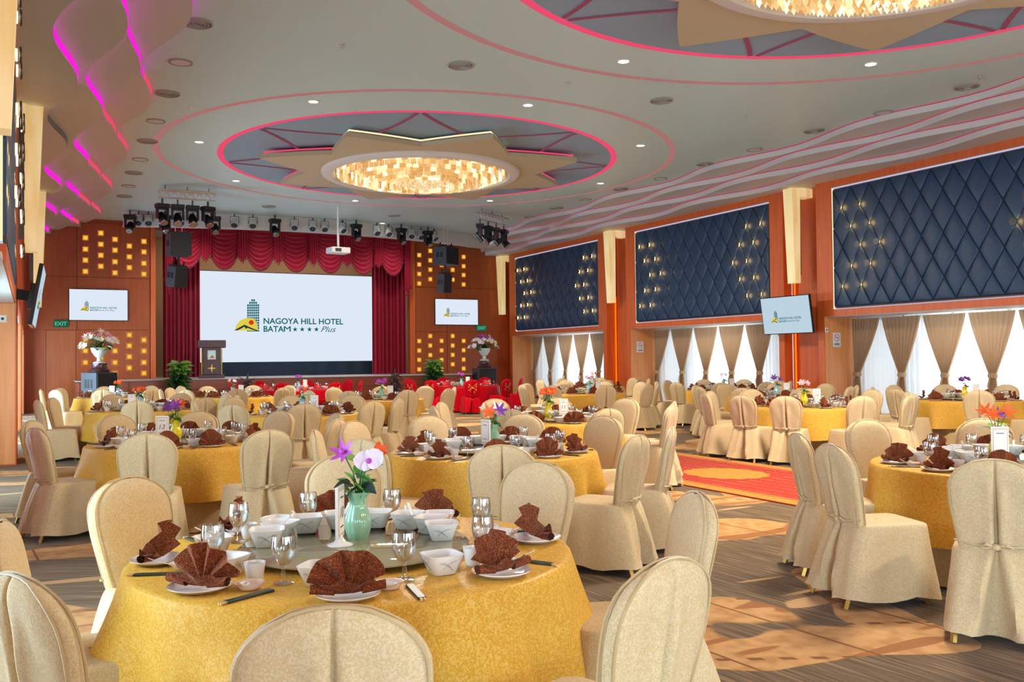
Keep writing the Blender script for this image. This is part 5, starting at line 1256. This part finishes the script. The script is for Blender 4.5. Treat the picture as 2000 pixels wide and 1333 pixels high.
for (k, ph, (cx, cy), seats, lv, vs, heads, num, cl) in TB:
    rd = random.Random(100+k); red = cl == 'red'; R = 1.15 if red else RT
    t = thing('banquet_table', 'round banquet table under the %s cloth, %s' % ('red' if red else 'gold', ph), 'table', (cx, cy, 0), rd.random()*6, 'round banquet tables')
    o = obj('tabletop', TTOP, t, (0, 0, TZ-.018)); obj('pedestal', TPED, t)
    if red: o.scale = (1.25, 1.25, 1)
    thing('tablecloth', ('red' if red else 'gold damask')+' cloth draped over '+ph, 'tablecloth', (cx, cy, 0), rd.random()*6, 'draped tablecloths', RCL if red else CLOTH[k % 3])
    if not red: obj('table_skirt', UND, t, (0, 0, -.008), label='cream floor-length skirt below the gold cloth')
    # chairs
    if seats is None:
        cs = []
        for (x, y, face) in T1TOPS:
            a = math.radians(face); d = Vector((-cos(a), -sin(a)))        # looks at the table
            cs.append((x+d.x*.24, y+d.y*.24, a, face))
    else:
        cs = []
        for q in seats:
            if len(q) == 3: cs.append((q[0], q[1], math.radians(q[2]+180), math.degrees(math.atan2(q[1]-cy, q[0]-cx)))); continue
            ang, r = q; a = math.radians(ang); cs.append((cx+r*cos(a), cy+r*sin(a), a+rd.uniform(-.16, .16), ang))
    order = sorted(range(len(cs)), key=lambda i: (450-cs[i][3]) % 360); rank = {i: q for q, i in enumerate(order)}
    for i, (x, y, a, ang) in enumerate(cs):
        c_ = thing('banquet_chair', '%s chair, %s clockwise from the stage end of %s' % ('red embroidered' if red else 'champagne satin', ORD[rank[i]], ph), 'chair', (x, y, 0), a+PI/2, ('red' if red else 'champagne')+' chairs around '+ph)
        place(CHR if red else CH, c_)
    # turntable with what stands on it
    ls = thing('turntable', 'round glass turntable on '+ph, 'turntable', (cx, cy, TZ+.001), 0, 'glass turntables'); obj('glass_disc', SUS, ls); obj('bearing', SUSB, ls)
    vx, vy = (cx+.04, cy+.09) if k == 1 else (cx+rd.uniform(-.08, .08), cy+rd.uniform(-.06, .1))
    thing('vase', 'fluted %s vase on %s' % ({'jade': 'jade green', 'yellow_glaze': 'bright yellow', 'blue_glaze': 'pale blue'}[vs], ph), 'vase', (vx, vy, SZT), rd.random(), 'flower vases on the tables', VASE[vs])
    if heads == 'orchid':
        b_ = thing('bouquet', 'white orchid with magenta and orange blooms on '+ph, 'flowers', (vx, vy, SZT+.19), 0, 'table bouquets')
        tc = Vector((-.42, -.85, .22))
        o = put('flower', ORCH, b_, (.04, -.035, .125), tc, .2, .78); obj('flower_heart', OCEN, o)
        o = put('flower', LILY['magenta'], b_, (-.06, -.0, .165), (-.6, -.5, .5), .4, .72); obj('flower_heart', OCEN, o)
        put('flower', petal_flower('flower', 5, .04, .024, .8, 'orange_f'), b_, (.09, .0, .16), (.2, -.8, .5), 0, .85)
        st = MB()
        for p in ((.04, -.03, .125), (-.06, 0, .16), (.09, 0, .155)): st.tube([(0, 0, -.06), (p[0]*.3, p[1]*.3, .08), p], .0035, 5)
        obj('stems', st.mesh('stems', 'leaf'), b_)
        for i in range(7): a = i*2*PI/7; put('leaf', leaf_me('leaf', .12, .03, ('leaf_dk', 'leaf', 'leaf_lt')[i % 3]), b_, (.02*cos(a), .02*sin(a), .03+.045*(i % 3)), (-.55*cos(a), -.55*sin(a), .8), a-PI/2, 1.0)
        for i in range(26): a = i*2.4; put('leaf', LEAFS['leaf' if i % 3 else 'leaf_lt'], b_, (.03*cos(a), .03*sin(a), rd.uniform(-.005, .06)), (-.7*cos(a), -.7*sin(a), .6), a-PI/2, rd.uniform(.5, .8))
    else:
        b_ = thing('bouquet', 'small vase bouquet of %s blooms on %s' % (' and '.join(sorted({h[1] for h in heads})[:2]), ph), 'flowers', (vx, vy, SZT+.19), 0, 'table bouquets')
        bouquet(b_, heads, .8, k, 10 if lv > 1 else 6)
    ca = {1: 1.05, 2: -1.35}.get(k, -.42+rd.uniform(-.25, .25)); tx, ty = (cx-.07, cy-.02) if k == 1 else (vx+rd.choice((-1, 1))*.15, vy-.12)
    if k in (3, 8, 9): tx, ty = vx-.13, vy-.06
    if k in (5, 6, 7, 10, 11, 12, 13, 18): tx, ty = vx+.16, vy-.10
    if k == 2: tx, ty = vx-.10, vy-.05
    cd_ = thing('number_card', 'white framed table card on a domed foot, '+ph, 'table card', (tx, ty, SZT), ca, 'table number cards')
    obj('base', CBASE, cd_); f_ = obj('frame', CFR, cd_); obj('card_border', CFACE, f_); obj('card_face', CPAP, f_); obj('card_lines', CSCR, f_)
    if num: text(num, .062, 'ink', f_, (0, -.0085, .11), align='CENTER', shear=.25, name='number')
    nb = {3: 8, 2: 6, 1: 4}[lv]
    for i in range(nb):
        a = math.radians(70+(i-(nb-1)/2)*(26 if k == 1 else 30)); 
        bb = thing('square_bowl', 'square turntable bowl, %s from the window side, %s' % (ORD[i], ph), 'bowl', (cx+.345*cos(a), cy+.345*sin(a), SZT), -.45+rd.uniform(-.3, .3), 'serving bowls on the turntables', BOWL)
        if lv > 1: obj('painted_lines', BLINE, bb, kind='stuff')
        if lv == 3 and i % 2 == 0: thing('soup_spoon', 'spoon in the %s turntable bowl from windows, %s' % (ORD[i], ph), 'spoon', (cx+.345*cos(a)+.02, cy+.345*sin(a), SZT+.030), rot=(.45, 0, rd.random()*6), group='serving spoons', me=SPOON)
    # place settings
    angs = [167, 208, 250, 295, 343, 40, 80, 119] if k == 1 else [c_[3] for c_ in cs]
    od = sorted(range(len(angs)), key=lambda i: (450-angs[i]) % 360); rk = {i: q for q, i in enumerate(od)}
    rr = R-.89
    for i, ang in enumerate(angs):
        a = math.radians(ang); er = Vector((cos(a), sin(a))); et = Vector((-sin(a), cos(a)))
        def at(r, s): q = Vector((cx, cy))+er*(r+rr)+et*s; return (q.x, q.y)
        tag = ', %s clockwise from stage end, %s' % (ORD[rk[i]], ph)
        pr = .765 if k == 1 else .74
        thing('plate', 'small white plate under a napkin'+tag if 0 else 'white side plate'+tag, 'plate', (*at(pr, 0), TZ+.001), 0, 'side plates', PLATE)
        if k == 1: ni, yaw = {0: (3, -.35), 1: (1, .25), 2: (0, .12), 3: (2, -.2), 4: (3, .25), 5: (1, -.4), 6: (0, .3), 7: (2, .8)}[i]
        else: ni, yaw = rd.choice((0, 1, 2, 3, 3, 4)), rd.uniform(-.7, .7)
        thing('napkin', ('red' if red else 'brown brocade')+' napkin fan'+tag, 'napkin', (*at(pr, 0), TZ+.009), a+PI/2+yaw, ('red' if red else 'brown')+' napkin fans', NAPR if red else NAP[ni])
        thing('goblet', 'clear water goblet'+tag, 'glass', (*at(.56, .16+rd.uniform(-.03, .03)), TZ+.001), 0, 'water goblets', GOB)
        bb = thing('square_bowl', 'white square bowl'+tag, 'bowl', (*at(.575, -.10), TZ+.001), a+rd.uniform(-.5, .5), 'place bowls', BOWL)
        if lv > 1:
            obj('painted_lines', BLINE, bb, kind='stuff')
            thing('tea_cup', 'white tea cup'+tag, 'cup', (*at(.585, .045 if k != 1 else .06), TZ+.001), 0, 'tea cups', CUP)
        if lv == 3:
            thing('sauce_dish', 'blush sauce dish'+tag, 'dish', (*at(.665, .13), TZ+.001), 0, 'sauce dishes', DISH)
            thing('soup_spoon', 'white soup spoon'+tag, 'spoon', (*at(.72, .155), TZ+.002), a-PI/2+.5+rd.uniform(-.2, .2), 'place spoons', SPOON)
            c_ = thing('chopsticks', 'dark sleeved chopsticks'+tag, 'chopsticks', (*at(.73, .215), TZ+.001), a+PI/2+rd.uniform(-.25, .25), 'sleeved chopsticks'); obj('sleeve', SLV, c_); obj('stick_ends', STK, c_)
